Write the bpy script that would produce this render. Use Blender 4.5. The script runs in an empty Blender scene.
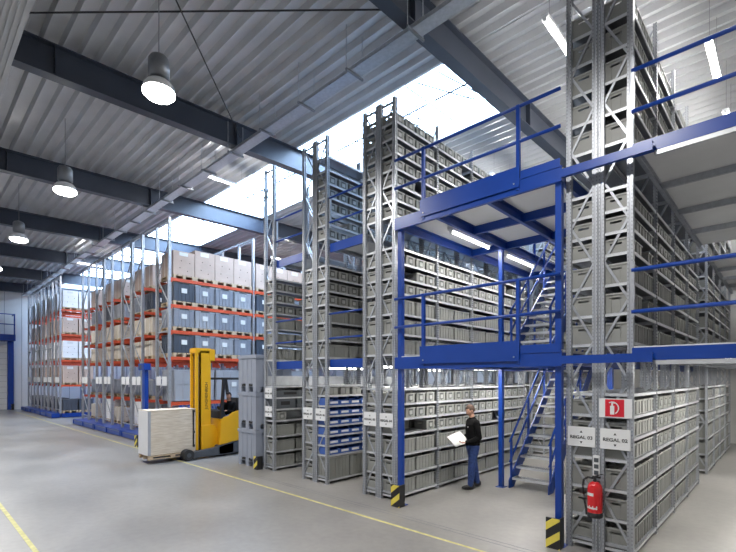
import bpy, bmesh, math, random
from mathutils import Vector, Matrix
random.seed(7)
C = bpy.data.collections.new('warehouse'); bpy.context.scene.collection.children.link(C)
PI = math.pi
F = 443.5; CH = 2.35; SA, CA = 0.6894, 0.7244
def proj(x, y, z):
    d = -x*SA + y*CA; s = x*CA + y*SA
    return (368 + F*s/d, 378 - F*(z-CH)/d, d) if d > .1 else (9999, 9999, .1)
# ---------------------------------------------------------------- materials
def nodes(name):
    m = bpy.data.materials.new(name); m.use_nodes = True
    nt = m.node_tree; b = nt.nodes['Principled BSDF']
    return m, nt, b
def mat(name, col, rough=.5, metal=0., var=.08, scale=6., bump=0., emis=None, es=0., spec=None, detail=3):
    m, nt, b = nodes(name)
    b.inputs['Roughness'].default_value = rough; b.inputs['Metallic'].default_value = metal
    if spec is not None: b.inputs['Specular IOR Level'].default_value = spec
    tc = nt.nodes.new('ShaderNodeTexCoord'); n = nt.nodes.new('ShaderNodeTexNoise')
    n.inputs['Scale'].default_value = scale; n.inputs['Detail'].default_value = detail
    nt.links.new(tc.outputs['Object'], n.inputs['Vector'])
    r = nt.nodes.new('ShaderNodeValToRGB')
    r.color_ramp.elements[0].position = .3; r.color_ramp.elements[1].position = .7
    r.color_ramp.elements[0].color = [max(0, c*(1-var)) for c in col]+[1]
    r.color_ramp.elements[1].color = [min(1, c*(1+var)) for c in col]+[1]
    nt.links.new(n.outputs['Fac'], r.inputs['Fac']); nt.links.new(r.outputs['Color'], b.inputs['Base Color'])
    if bump:
        bp = nt.nodes.new('ShaderNodeBump'); bp.inputs['Strength'].default_value = bump; bp.inputs['Distance'].default_value = .01
        nt.links.new(n.outputs['Fac'], bp.inputs['Height']); nt.links.new(bp.outputs['Normal'], b.inputs['Normal'])
    if emis:
        b.inputs['Emission Color'].default_value = (*emis, 1); b.inputs['Emission Strength'].default_value = es
    return m
M = {}
M['galv'] = mat('galvanised steel', (.44, .46, .50), .38, .55, .1, 14)
M['shelf'] = mat('shelf steel', (.60, .62, .65), .4, .3, .08, 5)
M['bin'] = mat('grey bin plastic', (.27, .275, .26), .5, 0, .06, 3)
M['binrim'] = mat('grey bin rim', (.34, .345, .33), .5, 0, .05, 3)
M['card'] = mat('label card', (.72, .73, .72), .6, 0, .06, 9)
M['bincard'] = mat('bin front insert', (.36, .37, .36), .6, 0, .08, 9)
M['binframe'] = mat('bin label frame', (.07, .075, .075), .6)
M['slot'] = mat('dark slot', (.02, .02, .022), .8)
M['blue'] = mat('blue paint', (.004, .045, .29), .34, 0, .08, 2)
M['bluebin'] = mat('blue bin plastic', (.05, .12, .42), .45, 0, .1, 4)
M['orange'] = mat('orange red beam paint', (.62, .085, .03), .5, 0, .12, 3)
M['deckpan'] = mat('deck panel', (.74, .74, .74), .55, 0, .05, 1.5)
M['darkbeam'] = mat('dark steel paint', (.045, .055, .078), .36, .1, .1, 1.5)
M['duct'] = mat('duct sheet', (.50, .50, .50), .5, .2, .06, 2)
M['white'] = mat('white paint', (.78, .79, .80), .5, 0, .03, 1)
M['wall'] = mat('wall panel', (.74, .73, .72), .7, 0, .04, .6)
M['black'] = mat('black plastic', (.018, .018, .02), .4)
M['rubber'] = mat('rubber', (.03, .03, .032), .7)
M['darkgrey'] = mat('dark grey plastic', (.075, .085, .10), .5, 0, .1, 4)
M['yellow'] = mat('truck yellow', (.80, .42, .012), .32, 0, .04, 2)
M['lineyel'] = mat('floor line yellow', (.58, .53, .22), .6, 0, .18, 9)
M['guardyel'] = mat('guard yellow', (.80, .66, .10), .5, 0, .06, 9)
M['red'] = mat('extinguisher red', (.62, .015, .02), .28, 0, .05, 3)
M['signred'] = mat('sign red', (.62, .01, .03), .5, 0, .03, 3)
M['wood'] = mat('pallet wood', (.52, .40, .27), .75, 0, .18, 9, .3)
M['pboxgrey'] = mat('blue grey container plastic', (.26, .28, .33), .48, 0, .07, 2)
M['pboxpale'] = mat('pale grey container plastic', (.36, .375, .415), .48, 0, .07, 2)
M['pboxdark'] = mat('dark container plastic', (.07, .085, .115), .5, 0, .08, 2)
M['stack'] = mat('stacked container plastic', (.30, .33, .40), .5, 0, .05, 2)
M['carton'] = mat('pinkish carton board', (.54, .41, .34), .8, 0, .08, 3)
M['cartonbrown'] = mat('brown carton board', (.52, .46, .38), .8, 0, .1, 3)
M['paper'] = mat('paper', (.85, .85, .86), .7, 0, .02, 3)
M['skin'] = mat('skin', (.55, .30, .21), .5, 0, .06, 9)
M['hair'] = mat('brown hair', (.055, .03, .02), .8, 0, .3, 60)
M['sweater'] = mat('black sweater', (.008, .008, .009), 1, 0, .2, 30, spec=.1)
M['jeans'] = mat('blue jeans', (.035, .07, .23), .85, 0, .25, 25)
M['cloth'] = mat('blue shirt', (.12, .16, .30), .85, 0, .1, 20)
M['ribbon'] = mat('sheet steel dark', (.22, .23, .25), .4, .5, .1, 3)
M['tubeglow'] = mat('fluorescent tube', (1, 1, 1), .4, 0, 0, 1, emis=(1, .98, .93), es=9)
M['lampglow'] = mat('high bay lens', (1, 1, 1), .4, 0, 0, 1, emis=(1, .98, .93), es=22)

def mat_holes():
    m, nt, b = nodes('perforated galvanised post'); b.inputs['Metallic'].default_value = .5; b.inputs['Roughness'].default_value = .38
    tc = nt.nodes.new('ShaderNodeTexCoord'); sp = nt.nodes.new('ShaderNodeSeparateXYZ'); nt.links.new(tc.outputs['Object'], sp.inputs[0])
    def mth(op, a, bb=None):
        n = nt.nodes.new('ShaderNodeMath'); n.operation = op
        for i, v in enumerate((a, bb)):
            if v is None: continue
            if isinstance(v, (int, float)): n.inputs[i].default_value = v
            else: nt.links.new(v, n.inputs[i])
        return n.outputs[0]
    fz = mth('LESS_THAN', mth('FRACT', mth('MULTIPLY', sp.outputs['Z'], 20)), .4)
    ax = mth('ABSOLUTE', sp.outputs['X'])
    hx = mth('MULTIPLY', mth('GREATER_THAN', ax, .019), mth('LESS_THAN', ax, .027))
    h = mth('MULTIPLY', fz, hx)
    mix = nt.nodes.new('ShaderNodeMix'); mix.data_type = 'RGBA'
    mix.inputs[6].default_value = (.45, .47, .51, 1); mix.inputs[7].default_value = (.16, .17, .19, 1)
    nt.links.new(h, mix.inputs[0]); nt.links.new(mix.outputs[2], b.inputs['Base Color'])
    return m
M['post'] = mat_holes()
def mat_floor():
    m, nt, b = nodes('polished concrete floor')
    tc = nt.nodes.new('ShaderNodeTexCoord')
    n1 = nt.nodes.new('ShaderNodeTexNoise'); n1.inputs['Scale'].default_value = .55; n1.inputs['Detail'].default_value = 6
    n2 = nt.nodes.new('ShaderNodeTexNoise'); n2.inputs['Scale'].default_value = 9; n2.inputs['Detail'].default_value = 5
    for n in (n1, n2): nt.links.new(tc.outputs['Object'], n.inputs['Vector'])
    a = nt.nodes.new('ShaderNodeMath'); a.operation = 'MULTIPLY_ADD'; a.inputs[1].default_value = .35
    nt.links.new(n2.outputs['Fac'], a.inputs[0]); nt.links.new(n1.outputs['Fac'], a.inputs[2])
    r = nt.nodes.new('ShaderNodeValToRGB'); e = r.color_ramp.elements
    e[0].position = .45; e[0].color = (.205, .199, .192, 1); e[1].position = .9; e[1].color = (.315, .303, .29, 1)
    nt.links.new(a.outputs[0], r.inputs['Fac']); nt.links.new(r.outputs['Color'], b.inputs['Base Color'])
    rr = nt.nodes.new('ShaderNodeMapRange'); rr.inputs[3].default_value = .24; rr.inputs[4].default_value = .42
    nt.links.new(n1.outputs['Fac'], rr.inputs[0]); nt.links.new(rr.outputs[0], b.inputs['Roughness'])
    return m
M['floor'] = mat_floor()
M['deck'] = mat('roof trapezoidal sheet', (.55, .55, .56), .36, .3, .07, 1.2)
def mat_glass():
    m = bpy.data.materials.new('skylight glazing'); m.use_nodes = True; nt = m.node_tree; nt.nodes.clear()
    o = nt.nodes.new('ShaderNodeOutputMaterial'); t = nt.nodes.new('ShaderNodeBsdfTransparent'); g = nt.nodes.new('ShaderNodeBsdfGlossy')
    g.inputs['Roughness'].default_value = .1; t.inputs['Color'].default_value = (.9, .95, 1, 1)
    mx = nt.nodes.new('ShaderNodeMixShader'); mx.inputs[0].default_value = .05
    nt.links.new(t.outputs[0], mx.inputs[1]); nt.links.new(g.outputs[0], mx.inputs[2]); nt.links.new(mx.outputs[0], o.inputs[0])
    return m
M['glass'] = mat_glass()
def mat_planks():
    m, nt, b = nodes('layered pale timber'); b.inputs['Roughness'].default_value = .7
    tc = nt.nodes.new('ShaderNodeTexCoord'); sp = nt.nodes.new('ShaderNodeSeparateXYZ'); nt.links.new(tc.outputs['Object'], sp.inputs[0])
    mp = nt.nodes.new('ShaderNodeMapping'); mp.inputs['Scale'].default_value = (3, 3, 30); nt.links.new(tc.outputs['Object'], mp.inputs[0])
    n = nt.nodes.new('ShaderNodeTexNoise'); n.inputs['Scale'].default_value = 1.2; n.inputs['Detail'].default_value = 5; nt.links.new(mp.outputs[0], n.inputs['Vector'])
    r = nt.nodes.new('ShaderNodeValToRGB'); e = r.color_ramp.elements
    e[0].position = .3; e[0].color = (.56, .47, .36, 1); e[1].position = .7; e[1].color = (.76, .68, .57, 1)
    nt.links.new(n.outputs['Fac'], r.inputs['Fac']); nt.links.new(r.outputs['Color'], b.inputs['Base Color'])
    return m
M['planks'] = mat_planks()
# ---------------------------------------------------------------- mesh building
class MB:
    def __init__(s): s.v = []; s.f = []; s.m = []; s.mats = []
    def mi(s, m):
        m = M[m] if isinstance(m, str) else m
        if m not in s.mats: s.mats.append(m)
        return s.mats.index(m)
    def add(s, vs, fs, m):
        o = len(s.v); s.v += [tuple(v) for v in vs]; k = s.mi(m)
        for f in fs: s.f.append(tuple(i+o for i in f)); s.m.append(k)
    def box(s, x0, x1, y0, y1, z0, z1, m):
        s.add([(x0,y0,z0),(x1,y0,z0),(x1,y1,z0),(x0,y1,z0),(x0,y0,z1),(x1,y0,z1),(x1,y1,z1),(x0,y1,z1)],
              [(0,3,2,1),(4,5,6,7),(0,1,5,4),(1,2,6,5),(2,3,7,6),(3,0,4,7)], m); return s
    def frustum(s, b, t, z0, z1, m):   # b,t = (x0,x1,y0,y1)
        s.add([(b[0],b[2],z0),(b[1],b[2],z0),(b[1],b[3],z0),(b[0],b[3],z0),(t[0],t[2],z1),(t[1],t[2],z1),(t[1],t[3],z1),(t[0],t[3],z1)],
              [(0,3,2,1),(4,5,6,7),(0,1,5,4),(1,2,6,5),(2,3,7,6),(3,0,4,7)], m); return s
    def bar(s, p, q, w, h, m, up=(0,0,1)):
        p = Vector(p); q = Vector(q); d = (q-p).normalized(); u = Vector(up)
        if abs(d.dot(u)) > .98: u = Vector((0,1,0))
        a = d.cross(u).normalized()*w/2; b = a.cross(d).normalized()*h/2
        vs = [p-a-b,p+a-b,p+a+b,p-a+b,q-a-b,q+a-b,q+a+b,q-a+b]
        s.add(vs, [(0,3,2,1),(4,5,6,7),(0,1,5,4),(1,2,6,5),(2,3,7,6),(3,0,4,7)], m); return s
    def cyl(s, p, q, r, m, n=12, r2=None):
        p = Vector(p); q = Vector(q); r2 = r if r2 is None else r2; d = (q-p).normalized()
        u = Vector((0,0,1)) if abs(d.z) < .9 else Vector((1,0,0))
        a = d.cross(u).normalized(); b = d.cross(a).normalized()
        vs = []
        for c, rr in ((p,r),(q,r2)):
            for i in range(n):
                t = 2*PI*i/n; vs.append(c+(a*math.cos(t)+b*math.sin(t))*rr)
        fs = [(i,(i+1)%n,n+(i+1)%n,n+i) for i in range(n)]+[tuple(range(n))[::-1], tuple(range(n,2*n))]
        s.add(vs, fs, m); return s
    def tube(s, pts, r, m, n=8):
        for a, b in zip(pts, pts[1:]): s.cyl(a, b, r, m, n)
        return s
    def lathe(s, prof, m, c=(0,0), n=20):
        o = []; N = len(prof)
        for (r, z) in prof:
            for i in range(n):
                t = 2*PI*i/n; o.append((c[0]+r*math.cos(t), c[1]+r*math.sin(t), z))
        fs = [(k*n+i, k*n+(i+1)%n, (k+1)*n+(i+1)%n, (k+1)*n+i) for k in range(N-1) for i in range(n)]
        fs += [tuple(range(n))[::-1], tuple((N-1)*n+i for i in range(n))]
        s.add(o, fs, m); return s
    def prism(s, poly, lo, hi, m, axis='x'):
        n = len(poly); P = []
        for c in (lo, hi):
            for (a, b) in poly: P.append({'x':(c,a,b),'y':(a,c,b),'z':(a,b,c)}[axis])
        fs = [(i,(i+1)%n,n+(i+1)%n,n+i) for i in range(n)]+[tuple(range(n))[::-1], tuple(range(n,2*n))]
        s.add(P, fs, m); return s
    def ball(s, c, r, m, n=12, k=8):   # r = (rx,ry,rz)
        vs = []; 
        for j in range(1, k):
            ph = PI*j/k
            for i in range(n):
                t = 2*PI*i/n; vs.append((c[0]+r[0]*math.sin(ph)*math.cos(t), c[1]+r[1]*math.sin(ph)*math.sin(t), c[2]+r[2]*math.cos(ph)))
        vs += [(c[0],c[1],c[2]+r[2]),(c[0],c[1],c[2]-r[2])]; T = len(vs)-2
        fs = [(j*n+i,(j+1)*n+i,(j+1)*n+(i+1)%n,j*n+(i+1)%n) for j in range(k-2) for i in range(n)]
        fs += [(T,i,(i+1)%n) for i in range(n)]+[(T+1,(k-2)*n+(i+1)%n,(k-2)*n+i) for i in range(n)]
        s.add(vs, fs, m); return s
    def merge(s, o, mtx=None, off=None):
        k = len(s.v)
        if off: s.v += [(v[0]+off[0], v[1]+off[1], v[2]+off[2]) for v in o.v]
        else: s.v += [tuple(mtx @ Vector(v)) for v in o.v]
        mm = [s.mi(m) for m in o.mats]
        s.f += [tuple(i+k for i in f) for f in o.f]; s.m += [mm[i] for i in o.m]; return s
    def mesh(s, name, smooth=False, bevel=0):
        me = bpy.data.meshes.new(name); me.from_pydata(s.v, [], s.f)
        for m in s.mats: me.materials.append(m)
        me.polygons.foreach_set('material_index', s.m)
        bm = bmesh.new(); bm.from_mesh(me)
        bmesh.ops.recalc_face_normals(bm, faces=bm.faces)
        if bevel: bmesh.ops.bevel(bm, geom=[e for e in bm.edges if len(e.link_faces) == 2 and e.calc_face_angle(0) > .6], offset=bevel, segments=2, affect='EDGES', clamp_overlap=True)
        bm.to_mesh(me); bm.free()
        if smooth:
            for p in me.polygons: p.use_smooth = True
        me.update(); return me
def link(name, me, parent=None, loc=(0,0,0), rz=0):
    o = bpy.data.objects.new(name, me); C.objects.link(o); o.location = loc
    if rz: o.rotation_euler = (0,0,rz)
    if parent: o.parent = parent
    return o
def tag(o, label=None, cat=None, group=None, kind=None):
    if label: o['label'] = label
    if cat: o['category'] = cat
    if group: o['group'] = group
    if kind: o['kind'] = kind
    return o
def thing(name, label, cat, loc=(0,0,0), rz=0, group=None):
    o = link(name, None, None, loc, rz); o.empty_display_size = .1
    return tag(o, label, cat, group)
def part(name, mb, parent, loc=(0,0,0), smooth=False, bevel=0, label=None):
    o = link(name, mb.mesh(name, smooth, bevel) if isinstance(mb, MB) else mb, parent, loc)
    if label: o['label'] = label
    return o
def solo(name, mb, label, cat, loc=(0,0,0), rz=0, group=None, smooth=False, bevel=0, kind=None):
    return tag(link(name, mb.mesh(name, smooth, bevel) if isinstance(mb, MB) else mb, None, loc, rz), label, cat, group, kind)
def struct(name, mb, loc=(0,0,0)):
    o = link(name, mb.mesh(name), None, loc); o['kind'] = 'structure'; return o
def dup(o, parent=None):
    c = o.copy(); C.objects.link(c); c.parent = parent
    for ch in list(o.children): dup(ch, c)
    return c
def text_mesh(txt, size, m, extrude=.002, sx=1.):
    cu = bpy.data.curves.new('lettering', 'FONT'); cu.body = txt; cu.size = size; cu.align_x = 'CENTER'; cu.align_y = 'CENTER'; cu.extrude = extrude; cu.offset = size*.012
    o = bpy.data.objects.new('lettering_source', cu); C.objects.link(o)
    dg = bpy.context.evaluated_depsgraph_get(); dg.update()
    me = bpy.data.meshes.new_from_object(o.evaluated_get(dg)); bpy.data.objects.remove(o)
    me.materials.clear(); me.materials.append(M[m])
    for v in me.vertices: v.co.x *= sx
    return me
ORD = ['first','second','third','fourth','fifth','sixth','seventh','eighth','ninth','tenth','eleventh','twelfth','thirteenth','fourteenth','fifteenth','sixteenth','seventeenth','eighteenth','nineteenth','twentieth']
# ---------------------------------------------------------------- hall shell
XL, XR, YN, YF = -42.0, 5.0, -5.0, 20.6
struct('floor', MB().box(XL, XR, YN, YF, -.1, 0, 'floor'))
def wallmb(): return MB()
w = MB(); w.box(XL-.15, XL, YN, YF, 0, 9.9, 'wall')
for k in range(1, 25): w.box(XL, XL+.012, YN+k*1.02, YN+k*1.02+.02, 0, 9.8, 'ribbon')
struct('wall_left', w)
w = MB(); w.box(XL, XR, YF, YF+.15, 0, 9.9, 'wall'); struct('wall_back', w)
w = MB(); w.box(XR, XR+.15, YN, YF, 0, 9.9, 'wall'); struct('wall_right', w)
w = MB(); w.box(XL, XR, YN-.15, YN, 0, 9.9, 'wall'); struct('wall_front', w)
SL = .027; RZ = 8.53
def roofo(o): o.location.z = RZ; o.rotation_euler.x = math.atan(SL); return o
def deckprof(y0, y1, x0, x1):
    mb = MB(); P = .333; pts = []; y = y0; z0, z1 = .66, .79
    while y < y1-.01:
        pts += [(y, z0), (y+.05, z0), (y+.09, z1), (y+.293, z1)]; y += P
    pts.append((y1, z0))
    vs = []; n = len(pts)
    for x in (x0, x1):
        for (a, b) in pts: vs.append((x, a, b))
    for x in (x0, x1):
        for (a, b) in pts: vs.append((x, a, b+.012))
    fs = [(i, i+1, n+i+1, n+i) for i in range(n-1)] + [(2*n+i, 3*n+i, 3*n+i+1, 2*n+i+1) for i in range(n-1)]
    mb.add(vs, fs, 'deck'); return mb
SK0, SK1 = 8.4, 11.1; SKX = -4.98
o = roofo(struct('ceiling', deckprof(YN, SK0, XL, XR)))
o = roofo(struct('ceiling_back', deckprof(SK1, YF, XL, XR)))
roofo(struct('ceiling_right', deckprof(SK0, SK1, SKX, XR)))
# solid pieces between the skylight panels (closed roof beyond them) and rooflight curb
beamsX = [1.2, -4.98, -11.1, -17.2, -23.25, -29.3, -35.4, -41.4]
lab = ['rightmost beam, over the right aisle, beyond the frame', 'large grey steel roof beam crossing above the blue platform at top', 'dark steel roof beam running behind the nearest hanging lamp',
       'dark steel roof beam behind the second hanging lamp from the front', 'dark steel roof beam passing just behind the third hanging lamp',
       'dark roof beam, fourth from the top left corner going back', 'dark roof beam, second nearest to the far left wall', 'dark roof beam lying against the far left wall']
def ibeam():
    mb = MB(); mb.box(-.13, .13, YN, YF, 0, .025, 'darkbeam'); mb.box(-.13, .13, YN, YF, .635, .66, 'darkbeam'); mb.box(-.011, .011, YN, YF, .025, .635, 'darkbeam')
    return mb
bme = ibeam().mesh('beam_section')
st = MB(); st.box(-.12, .12, -.008, .008, .025, .635, 'darkbeam'); stm = st.mesh('stiffener')
for x, l in zip(beamsX, lab):
    t = roofo(thing('roof_beam', l, 'roof beam', (x, 0, 0), 0, 'steel roof beams'))
    part('web_and_flanges', bme, t)
    for y in (2.2, 6.35, 11.2, 15.5): part('stiffener', stm, t, (0, y, 0))
# skylight
g = MB()
for a, b in zip(beamsX[1:], beamsX[:-1]):
    pass
g.box(XL, SKX, SK0, SK1, 1.10, 1.11, 'glass')
o = roofo(struct('window_1', g))
fr = MB()
for y in (SK0-.06, SK1): fr.box(XL, SKX, y, y+.06, .66, 1.16, 'white')
x = XL
fr.box(SKX-.06, SKX, SK0, SK1, .66, 1.16, 'white')
while x < SKX: fr.box(x-.02, x+.02, SK0, SK1, 1.06, 1.14, 'ribbon'); x += 2.05
roofo(struct('trim_1', fr))
for i, x in enumerate((-5.9, -7.6, -9.6, -13.2, -15.2, -19.3, -21.4, -25)):
    mb = MB(); yy = 9.5
    mb.cyl((-.75, 0, .98), (.75, 0, .98), .024, 'black', 6)
    for (p, q) in (((-.7, -.8, 1.05), (.1, .5, .86)), ((-.1, -.75, 1.05), (.35, .55, .86)), ((.1, .5, .86), (.5, -.2, 1.05)), ((-.5, .9, 1.05), (.2, .2, .86))):
        mb.cyl(p, q, .018, 'black', 6)
    roofo(solo('skylight_opener', mb, 'thin steel opener rods under the skylight strip, '+ORD[i]+' from the right', 'skylight opener', (x, yy, 0), 0, 'skylight opener rods'))
# bracing rods in the near roof bay
for (p, q, l) in (((-11.0, 6.45, .3), (-5.1, .75, .3), 'thin dark roof bracing rod sloping down right beside the nearest lamp'),
                  ((-11.0, .45, .3), (-5.1, 6.2, .3), 'thin dark roof bracing rod crossing level along the top edge')):
    roofo(solo('bracing_rod', MB().cyl(p, q, .016, 'black', 6), l, 'bracing rod'))
# cable tray
t = thing('cable_tray', 'long perforated steel cable tray slung under the roof beams', 'cable tray', (0, 6.15, 8.53))
mb = MB(); mb.box(XL+.2, XR, .06, .34, 0, .004, 'galv'); mb.box(XL+.2, XR, .06, .064, 0, .075, 'galv'); mb.box(XL+.2, XR, .336, .34, 0, .075, 'galv')
part('tray', mb, t)
hm = MB(); hm.box(-.02, .02, -.06, .42, -.045, -.002, 'ribbon'); bm_ = hm.mesh('bracket')
rm = MB(); rm.cyl((0, 0, -.04), (0, 0, .86), .009, 'galv', 6); rmm = rm.mesh('hanger_rod')
x = -40.5
while x < 3:
    part('bracket', bm_, t, (x, 0, 0)); part('hanger_rod', rmm, t, (x, -.05, 0)); part('hanger_rod', rmm, t, (x, .40, 0)); x += 1.55
cb = MB()
for k in range(3): cb.tube([(XL+.3, .12+.05*k, .02), (XR-.1, .13+.05*k, .02)], .012, 'black', 6)
part('cable', cb, t)
# duct at the top left, ribbed sheet
mb = MB(); mb.box(XL+.05, XR-.05, -1.0, 1.42, -.30, -.02, 'duct')
for k in range(30): mb.box(XL+.05, XR-.05, -.98+k*.08, -.94+k*.08, -.325, -.30, 'duct')
roofo(solo('duct', mb, 'pale ribbed sheet metal duct cutting off the top left corner', 'duct'))
# floor markings
solo('floor_line', MB().box(-39, 3, 5.395, 5.445, 0, .002, 'lineyel'), 'long yellow floor line running in front of all the racks', 'floor line')
solo('floor_line', MB().box(-13, 3, 1.22, 1.28, 0, .002, 'lineyel'), 'short yellow floor line in the lower left corner', 'floor line')
mb = MB(); mb.box(-15.0, 3, 5.80, 5.812, 0, .0015, 'ribbon'); mb.box(-15.0, 3, 5.90, 5.912, 0, .0015, 'ribbon')
struct('trim_2', mb)
# far left wall: blue portal with platform and door
mb = MB(); mb.box(0, .03, 0, 4.6, .02, 5.0, 'white')
for k in range(1, 12): mb.box(.03, .035, 0, 4.6, k*.42, k*.42+.012, 'ribbon')
d1 = struct('door_1', mb, (XL+.02, .75, 0))
t = thing('portal_frame', 'blue steel portal frame around the far left door', 'portal frame', (XL+.1, .3, 0))
part('post', MB().box(0, .35, 5.05, 5.4, 0, 5.05, 'blue'), t)
part('post', MB().box(0, .35, 0, .35, 0, 5.05, 'blue'), t)
part('lintel', MB().box(0, 1.1, 0, 5.4, 5.05, 5.5, 'blue'), t)
for y in (0, 1.75, 3.5, 5.3): part('rail_post', MB().box(1.0, 1.08, y, y+.08, 5.5, 7.0, 'blue'), t)
for z in (6.2, 6.93): part('guard_rail', MB().box(1.02, 1.07, 0, 5.38, z, z+.06, 'blue'), t)
part('guard_rail', MB().box(.05, 1.05, 5.32, 5.38, 6.93, 7.0, 'blue'), t)
# lamps
def highbay(x, y, z, label):
    t = thing('high_bay_lamp', label, 'hanging lamp', (x, y, z), 0, 'high bay lamps')
    part('shade', MB().lathe([(.262, .03), (.268, .05), (.25, .12), (.20, .19), (.13, .22)], 'white', n=28), t, smooth=True)
    part('gear_housing', MB().lathe([(.12, .26), (.175, .28), (.175, .58), (.14, .64), (.05, .68)], 'ribbon', n=24), t, smooth=True)
    part('lens', MB().lathe([(.14, -.07), (.22, -.05), (.262, -.01), (.265, .03)], 'lampglow', n=28), t, smooth=True)
    top = RZ+.72+SL*y-z
    part('neck', MB().cyl((0,0,.19), (0,0,.25), .06, 'galv', 12), t)
    part('chain', MB().cyl((0,0,.69), (0,0,top+.02), .008, 'ribbon', 6), t)
    l = bpy.data.lights.new('high_bay_light', 'AREA'); l.shape = 'DISK'; l.size = .45; l.energy = LAMP; l.color = (1, .975, .94); l.spread = math.radians(165)
    o = bpy.data.objects.new('high_bay_light', l); C.objects.link(o); o.location = (x, y, z-.09)
LAMP = 250
for (x, y, l) in ((-8.0, 3.1, 'bright round high bay lamp nearest the camera, top left'), (-14.0, 3.0, 'round high bay lamp, second back from the top left'),
                  (-20.1, 2.9, 'small round high bay lamp near the left edge'), (-26.2, 2.9, 'far round high bay lamp hidden beyond the left edge'),
                  (-2.0, 3.0, 'added unseen high bay lamp directly above the camera side'),  # unseen lamp carrying the row on, added for fill light
                  (-33, 2.9, 'farthest round high bay lamp by the left wall')):
    highbay(x, y, 7.32, l)
def tube(x, y, z, L, label, hang=0, e=34, group='fluorescent tube lights'):
    t = thing('tube_light', label, 'tube light', (x, y, z), 0, group)
    part('housing', MB().box(-.06, .06, 0, L, .03, .085, 'white'), t)
    part('tube', MB().cyl((0, .03, .005), (0, L-.03, .005), .022, 'tubeglow', 10), t, smooth=True)
    for yy in (0, L-.03): part('end_cap', MB().box(-.03, .03, yy, yy+.03, -.025, .03, 'white'), t)
    if hang:
        for yy in (.2, L-.2): part('hanger_wire', MB().cyl((0, yy, .085), (0, yy, hang), .004, 'ribbon', 5), t)
    if hang:
        for yy in (L*.25, L*.75):
            l = bpy.data.lights.new('tube_lamp', 'POINT'); l.shadow_soft_size = .06; l.energy = e*.5; l.color = (1, .98, .94)
            o = bpy.data.objects.new('tube_lamp', l); C.objects.link(o); o.location = (x, y+yy, z-.09)
        return
    l = bpy.data.lights.new('tube_lamp', 'AREA'); l.shape = 'RECTANGLE'; l.size = .08; l.size_y = L; l.energy = e; l.color = (1, .97, .9)
    o = bpy.data.objects.new('tube_lamp', l); C.objects.link(o); o.location = (x, y+L/2, z-.03)
def rooftop(y): return RZ+.66+SL*y
for (x, y, l) in ((-1.05, 6.9, 'roof tube light at the top right corner above the tall rack'), (-1.05, 9.8, 'roof tube light at right, hanging above the upper blue rails'), (-1.05, 12.7, 'roof tube light at right, third along above the right aisle'),
                  (-1.05, 15.6, 'roof tube light deepest above the right aisle'), (-2.95, 7.35, 'roof tube light just left of the tallest front rack'), (-3.3, 10.6, 'roof tube light behind the blue platform rails'), (-3.3, 14.2, 'roof tube light deep behind the blue platform'),
                  (-13.4, 6.6, 'roof tube light beside the skylight above the forklift aisle'), (-13.4, 13.5, 'roof tube light deep in the forklift aisle'), (-8.83, 12.3, 'added fill tube light deep above the leftmost upper walkway'), (-6.83, 12.8, 'added fill tube light deep above the blue bin aisle'), (-12.9, 10.9, 'added fill tube light just beyond the skylight over the forklift aisle'), (-20, 13.5, 'added fill tube light over the near pallet racks'),  # tubes after the deep forklift aisle one here are added to brighten the ceiling
                  (-28.7, 6.6, 'far roof tube light between the two rack blocks')):
    tube(x, y, 8.30 if x > -5 else 8.75, 1.5, l, rooftop(y)-(8.30 if x > -5 else 8.75)+.03, 75 if x < -5 else (55 if y < 7.5 else 115))
# daylight
portal = bpy.data.lights.new('skylight_portal', 'AREA'); portal.shape = 'RECTANGLE'; portal.size = SKX-XL; portal.size_y = SK1-SK0; portal.cycles.is_portal = True
po = bpy.data.objects.new('skylight_portal', portal); C.objects.link(po); po.location = ((XL+SKX)/2, (SK0+SK1)/2, RZ+1.2+SL*9.6); po.rotation_euler.x = math.atan(SL)
wd = bpy.data.worlds.new('sky'); bpy.context.scene.world = wd; wd.use_nodes = True
nt = wd.node_tree; bg = nt.nodes['Background']
tc = nt.nodes.new('ShaderNodeTexCoord'); sp = nt.nodes.new('ShaderNodeSeparateXYZ'); nt.links.new(tc.outputs['Generated'], sp.inputs[0])
cr = nt.nodes.new('ShaderNodeValToRGB'); cr.color_ramp.elements[0].color = (.68, .83, 1, 1); cr.color_ramp.elements[1].color = (.54, .74, 1, 1)
nt.links.new(sp.outputs['Z'], cr.inputs[0]); nt.links.new(cr.outputs[0], bg.inputs[0]); bg.inputs[1].default_value = 23.0
# ---------------------------------------------------------------- shelving racks
TOP = 7.72; BAY = 1.42; Y0 = 6.45
def postmesh(w, d, h, perf=True, m=None):
    a, b, g = w/2, d/2, .012
    poly = [(-a,-b),(-w*.16,-b),(-w*.16,-b+g),(w*.16,-b+g),(w*.16,-b),(a,-b),(a,-d*.16),(a-g,-d*.16),(a-g,d*.16),(a,d*.16),(a,b),(-a,b),(-a,d*.16),(-a+g,d*.16),(-a+g,-d*.16),(-a,-d*.16)]
    mb = MB(); mb.prism(poly, 0, h, m or ('post' if perf else 'galv'), 'z'); mb.box(-a-.01, a+.01, -b-.01, b+.01, 0, .008, 'galv'); return mb.mesh('post')
POSTW = .070
pm_front = postmesh(POSTW, .07, TOP); pm_in = postmesh(.05, .05, TOP)
G_LEV = [.10, .49, .88, 1.28, 1.57, 1.86, 2.15]
LEV12 = G_LEV + [z+2.72 for z in G_LEV]
L3_tall = [5.47, 5.88, 6.30, 6.70, 7.10]
L3_small = [5.47, 5.77, 6.07, 6.37, 6.67, 6.97, 7.27]
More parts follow.
